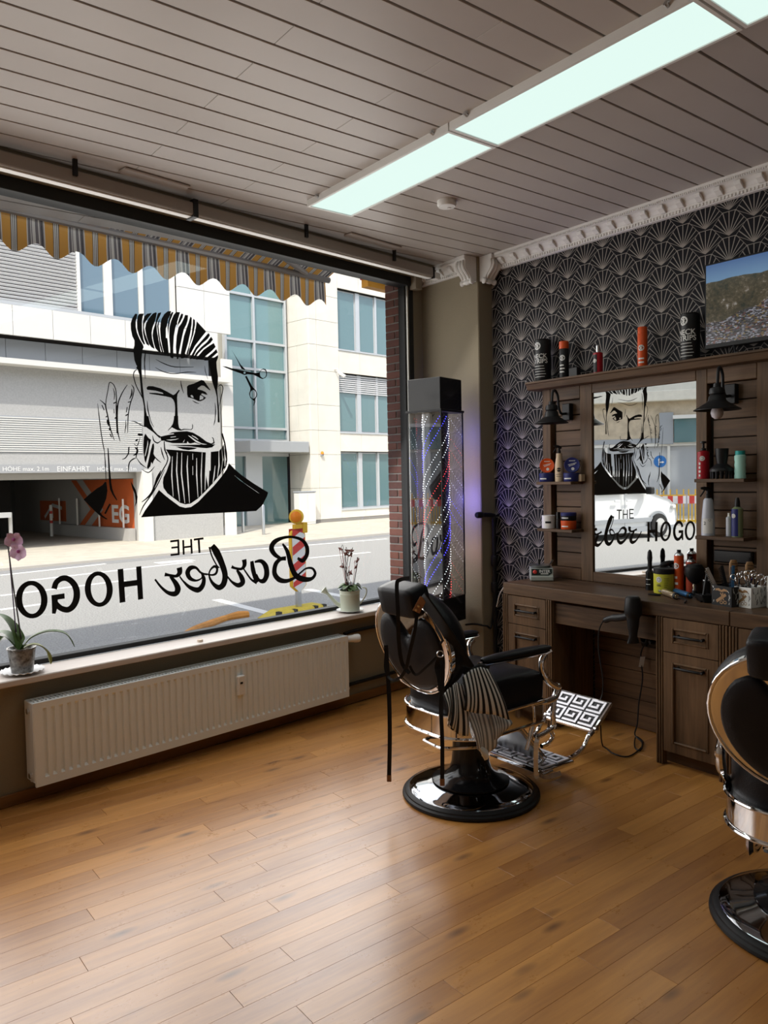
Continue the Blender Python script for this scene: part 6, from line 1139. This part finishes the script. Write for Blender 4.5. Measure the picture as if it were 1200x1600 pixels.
clothpart('reverse_fold', M_st2, [(764, 1110), (793, 1120)], [(764, 1156), (776, 1150), (792, 1130)], 2.487, 1, .006)
clothpart('side_fold', M_st3, [(706, 1072), (712, 1066), (724, 1070)], [(694, 1130), (712, 1146), (728, 1148)], 2.49, 1.5, .012)
clothpart('side_fold', M_st3, [(692, 1086), (702, 1074), (712, 1076)], [(690, 1112), (696, 1134), (716, 1150)], 2.50, 1, .01)
clothpart('lining_tip', M_white, [(738, 1150), (752, 1160), (758, 1166)], [(746, 1178), (752, 1186), (755, 1184)], 2.486, 1, .003)
m = MB(); m.tube(catmull([ony(728, 1056, 2.50), ony(745, 1043, 2.50), ony(760, 1043, 2.52), ony(762, 1036, 2.57), ony(752, 1036, 2.60)], 5), [.012]*6+[.016]*15, 8, flat=.6); m.build('rolled_collar', M_st3, cape)
apn = thing('apron', 'black apron with long straps and tan buckle over the back of the window chair', 'apron', ony(700, 1030, 2.55))
M_cloth = mat('black canvas', (.012, .013, .015), .8, bump=.3, bs=300); M_tan = mat('tan leather', (.22, .11, .055), .55, bump=.2, bs=150); M_strap = mat('black webbing', (.010, .010, .011), .75)
def apf(u, v):
    a_, b_ = ((655, 936), (690, 1000), (676, 1022)), ((664, 926), (706, 985), (744, 1046)); q = v*2; i = min(int(q), 1); f2 = q-i
    xx = lambda L, s_: onx(L[i][0]+(L[i+1][0]-L[i][0])*f2, L[i][1]+(L[i+1][1]-L[i][1])*f2, s_)
    P = xx(a_, 2.27+.04*v); q0 = b_[i]; q1 = b_[i+1]; Q_ = ony(q0[0]+(q1[0]-q0[0])*f2, q0[1]+(q1[1]-q0[1])*f2, 2.475+.03*v); return P.lerp(Q_, u)+Vector((0, -.012*math.sin(PI*u)*math.sin(5*v), 0))
o = MB().grid(apf, 12, 22).build('apron_cloth', M_cloth, apn, smooth=80, recalc=False); q_ = o.modifiers.new('thick', 'SOLIDIFY'); q_.thickness = .006; q_.offset = 0
def apf2(u, v): P, Q_ = onx(676+12*v, 1016+18*v, 2.33), onx(742-6*v, 1046+10*v, 2.50); return P.lerp(Q_, u)+Vector((0, -.015*math.sin(PI*u), -.01*math.sin(PI*u)))
o = MB().grid(apf2, 12, 6).build('apron_corner', M_cloth, apn, smooth=80, recalc=False); q_ = o.modifiers.new('thick', 'SOLIDIFY'); q_.thickness = .006; q_.offset = 0
def strap(px, x0, w_, name='strap', m=M_strap, n=6):
    P = catmull([onx(x, y, x0[i] if isinstance(x0, (list, tuple)) else x0) for i, (x, y) in enumerate(px)], n); v_ = -fw
    MB().stroke(P, w_, v_, .003).build(name, m, apn, smooth=0)
XB = CB.x-.47
strap([(640, 903), (625, 906), (620, 915), (622, 960), (623, 1000), (628, 1035), (640, 1052)], [XB+.0, XB-.02, XB-.03, XB-.03, XB-.0, XB+.03, XB+.05], .018)
strap([(652, 955), (648, 985), (640, 1020), (634, 1045), (625, 1060)], [XB+.03, XB+.02, XB+.03, XB+.04, XB+.05], .016); strap([(640, 1040), (650, 1054), (668, 1040), (682, 1026)], [XB+.03, XB+.05, XB+.06, XB+.08], .012)
strap([(603, 1008), (605, 1040), (608, 1090), (609, 1150), (608, 1212)], XB+.03, .020); strap([(604, 1012), (602, 1045), (612, 1062), (626, 1058)], XB+.03, .012)
strap([(688, 1028), (692, 1050), (689, 1100), (691, 1160), (691, 1218)], XB+.06, .018); strap([(688, 1028), (684, 1042), (688, 1060), (690, 1080)], XB+.055, .03)
strap([(662, 934), (650, 956)], XB-.01, .034, 'tan_buckle', M_tan)
for q in ((654, 947), (650, 953)): MB().lathe([(.001, .006), (.006, .004), (.006, 0)], 10, onx(*q, XB-.015), ax=-fw).build('rivet', mat('brass', (.7, .5, .25), .3, metal=1), apn)
for px, x0 in (((608, 1216), XB+.03), ((691, 1222), XB+.06)): MB().obox(onx(*px, x0), rt*.011, fw*.004, Vector((0, 0, .017))).build('strap_tip', M_tan, apn, bevel=.002)
MB().tube([onx(688, 1022, XB+.05)+rt*(.014*math.cos(a))+up*(.014*math.sin(a)) for a in [2*PI*i/16 for i in range(16)]], .0028, 6, closed=True).build('grommet', M_steel, apn)
# ------------------------------------------------------------------ what the mirror shows: the street further left
OM = Vector((2*4.178, 0, 0)); ang = math.radians(147.0); MD = Vector((math.cos(ang), math.sin(ang), 0)); ML = Vector((-math.sin(ang), math.cos(ang), 0)); a_ = math.atan2(MD.y, MD.x)
V = lambda l, d, z: OM+ML*l+MD*d+Vector((0, 0, z))          # l to the left, d away
def vpart(par, name, m, l0, l1, d0, d1, z0, z1, bevel=0): return MB(V).box(l0, l1, d0, d1, z0, z1).build(name, m, par, bevel=bevel, smooth=0)
cb_ = thing('concrete_building', 'beige concrete building with a glazed ground floor, seen in the mirror', 'building', V(1, 33, -.2), a_)
M_conc = mat('board marked concrete', (.50, .42, .31), .9, var=.18, vs_=3); M_conw = mat('pale concrete band', (.68, .65, .56), .9, var=.06, vs_=4)
vpart(cb_, 'wall', M_conc, -14, 16, 33, 33.6, 2.83, 4.4); vpart(cb_, 'ledge', M_conw, -14, 16, 32.6, 33.6, 4.4, 4.8, .02); vpart(cb_, 'wall', M_conw, -14, 16, 33.1, 33.7, 4.8, 14)
for i in range(10): vpart(cb_, 'window', M_bgl, -13+i*2.9, -11.2+i*2.9, 33.05, 33.12, 5.35, 7.6)
vpart(cb_, 'dark_band', M_band, -14, 16, 32.97, 33.3, 2.75, 2.95); vpart(cb_, 'dark_pier', M_band, 0.2, .72, 32.9, 33.3, 2.7, 3.95); vpart(cb_, 'porch_frame', M_wpan, 0.7, 7, 32.7, 33.3, 3.68, 3.82); vpart(cb_, 'porch_glass', M_fgl, 0.75, 7, 32.85, 32.9, 2.75, 3.68)
M_shop = mat('grey shop glass', (.38, .40, .42), .06, spec=.9)
for i in range(12): g_ = vpart(cb_, 'shop_window', M_shop, -13.8+i*2.4, -11.5+i*2.4, 33.1, 33.16, -.2, 2.65); vpart(cb_, 'mullion', M_wpan, -11.5+i*2.4, -11.4+i*2.4, 33.0, 33.2, -.2, 2.7)
vpart(cb_, 'transom', M_wpan, -14, 16, 33.0, 33.2, 2.63, 2.75)
vs1 = thing('traffic_sign', 'round blue traffic sign with white arrows, seen in the mirror', 'sign', V(.2, 30, -.2), a_)
MB().tube([V(.2, 30, -.2), V(.2, 30, 2.2)], .03, 8).build('pole', M_steel, vs1); MB().lathe([(.001, -.02), (.22, -.02), (.22, .02), (.001, .02)], 28, V(.2, 29.93, 1.98), ax=-MD).build('disc', mat('sign blue', (.03, .16, .45), .4), vs1)
S_ = lambda x, y: V(.2-x*.58, 29.9, 1.98+y*.58); k = MB(); k.stroke([S_(.05, -.25), S_(.05, .1)], .045, MD); k.stroke([S_(.05, -.05), S_(-.15, -.05)], .045, MD); k.poly([S_(-.02, .08), S_(.12, .08), S_(.05, .22)]); k.poly([S_(-.13, -.12), S_(-.13, .03), S_(-.26, -.05)]); stuff(k.build('arrows', M_sig, vs1, smooth=0, recalc=False))
for i in range(5):                                        # construction barriers
    l0 = .05+i*1.0; f_ = thing('barrier_fence', 'yellow site barrier with red and white boards, seen in the mirror, number %s from the van' % ('first', 'second', 'third', 'fourth', 'fifth')[i], 'barrier', V(l0+.45, 28, -.2), a_); f_['label'] = ('yellow site barrier with red and white board nearest the van, seen in the mirror', 'second yellow site barrier from the van, seen in the mirror', 'third yellow site barrier from the van, seen in the mirror', 'fourth yellow site barrier from the van, seen in the mirror', 'fifth yellow site barrier from the van, seen in the mirror')[i]; f_['group'] = 'site barriers'
    for z0, z1 in ((.85, .92), (.0, .07)): vpart(f_, 'rail', M_yel, l0, l0+.95, 27.98, 28.03, z0-.1, z1-.1)
    vpart(f_, 'board', M_sig, l0, l0+.95, 27.95, 27.97, .52, .78); 
    for j in range(3): vpart(f_, 'red_stripe', M_red, l0+.06+j*.32, l0+.22+j*.32, 27.93, 27.949, .52, .78)
    for j in range(9): vpart(f_, 'slat', M_yel, l0+.02+j*.105, l0+.06+j*.105, 27.98, 28.02, -.15, 1.0 if j % 2 == 0 else .75)
W0 = OM+MD*22.7+ML*.1
VQ = lambda x, d, z: Vector((W0.x, W0.y, 0))-uw*(x-3.55)+nw*d+Vector((0, 0, z))
van = thing('van', 'white delivery van parked across the street, seen in the mirror', 'van', VQ(2.2, .9, -.2), math.atan2(-uw.y, -uw.x))
M_van = mat('white van paint', (.80, .81, .81), .2, coat=.5); vd = 0.
side = [(0, .28), (.08, .75), (.1, 1.45), (.22, 1.78), (.45, 1.84), (2.3, 1.86), (2.75, 1.78), (3.35, 1.22), (4.05, 1.03), (4.30, .85), (4.36, .55), (4.30, .25), (3.9, .2), (.3, .2)]
MB().loft([[VQ(x, vd+d, -.2+z*(1 if abs(q) < .5 else 1)-(0 if q else 0)) for x, z in side] for d, q in ((0.06, 1), (0, 0), (1.7, 0), (1.76, 1))]).build('body', M_van, van, bevel=.03, smooth=40)
M_vgl = mat('van glass', (.02, .03, .035), .05, spec=.9)
for P in ([(2.35, 1.22), (2.35, 1.7), (2.62, 1.72), (3.15, 1.22)], [(1.2, 1.22), (1.2, 1.68), (2.22, 1.7), (2.22, 1.22)]): MB().poly([VQ(x, vd-.012, -.2+z) for x, z in P], th=.01, d=nw).build('side_window', M_vgl, van, smooth=0)
MB(VQ).box(.9, 3.3, vd-.03, vd+.02, .25, .36).build('side_trim', M_band, van); MB(VQ).box(.05, 4.3, vd-.005, vd+1.75, -.02, .12).build('sill_trim', M_band, van)
for x in (2.25, 1.15): MB(VQ).box(x-.004, x+.004, vd-.004, vd+.01, .15, 1.45).build('door_gap', M_band, van)
for x in (2.3, 1.85): MB(VQ).box(x, x+.2, vd-.03, vd, .82, .87).build('door_handle', M_van, van, bevel=.008)
MB(VQ).box(3.0, 3.18, vd-.22, vd-.02, 1.0, 1.2).build('wing_mirror', M_black, van, bevel=.03)
for x in (.78, 3.55):
    for dd in (.03, 1.62):
        c = VQ(x, vd+dd, .13); w_ = MB().lathe([(.001, -.1), (.2, -.1), (.32, -.09), (.33, -.05), (.33, .1), (.001, .1)], 24, c, ax=nw).build('wheel', M_black, van)
        MB().lathe([(.001, -.115), (.06, -.112), (.2, -.104), (.2, -.09)], 16, c, ax=nw).build('hubcap', M_steel, w_)
MB().lathe([(.001, -.004), (.39, -.004), (.39, .02), (.001, .02)], 26, VQ(3.55, vd, .14), ax=nw).build('wheel_arch', M_band, van)
MB(VQ).box(4.12, 4.3, vd-.004, vd+.2, .56, .68).build('headlamp', M_wpan, van, bevel=.03)
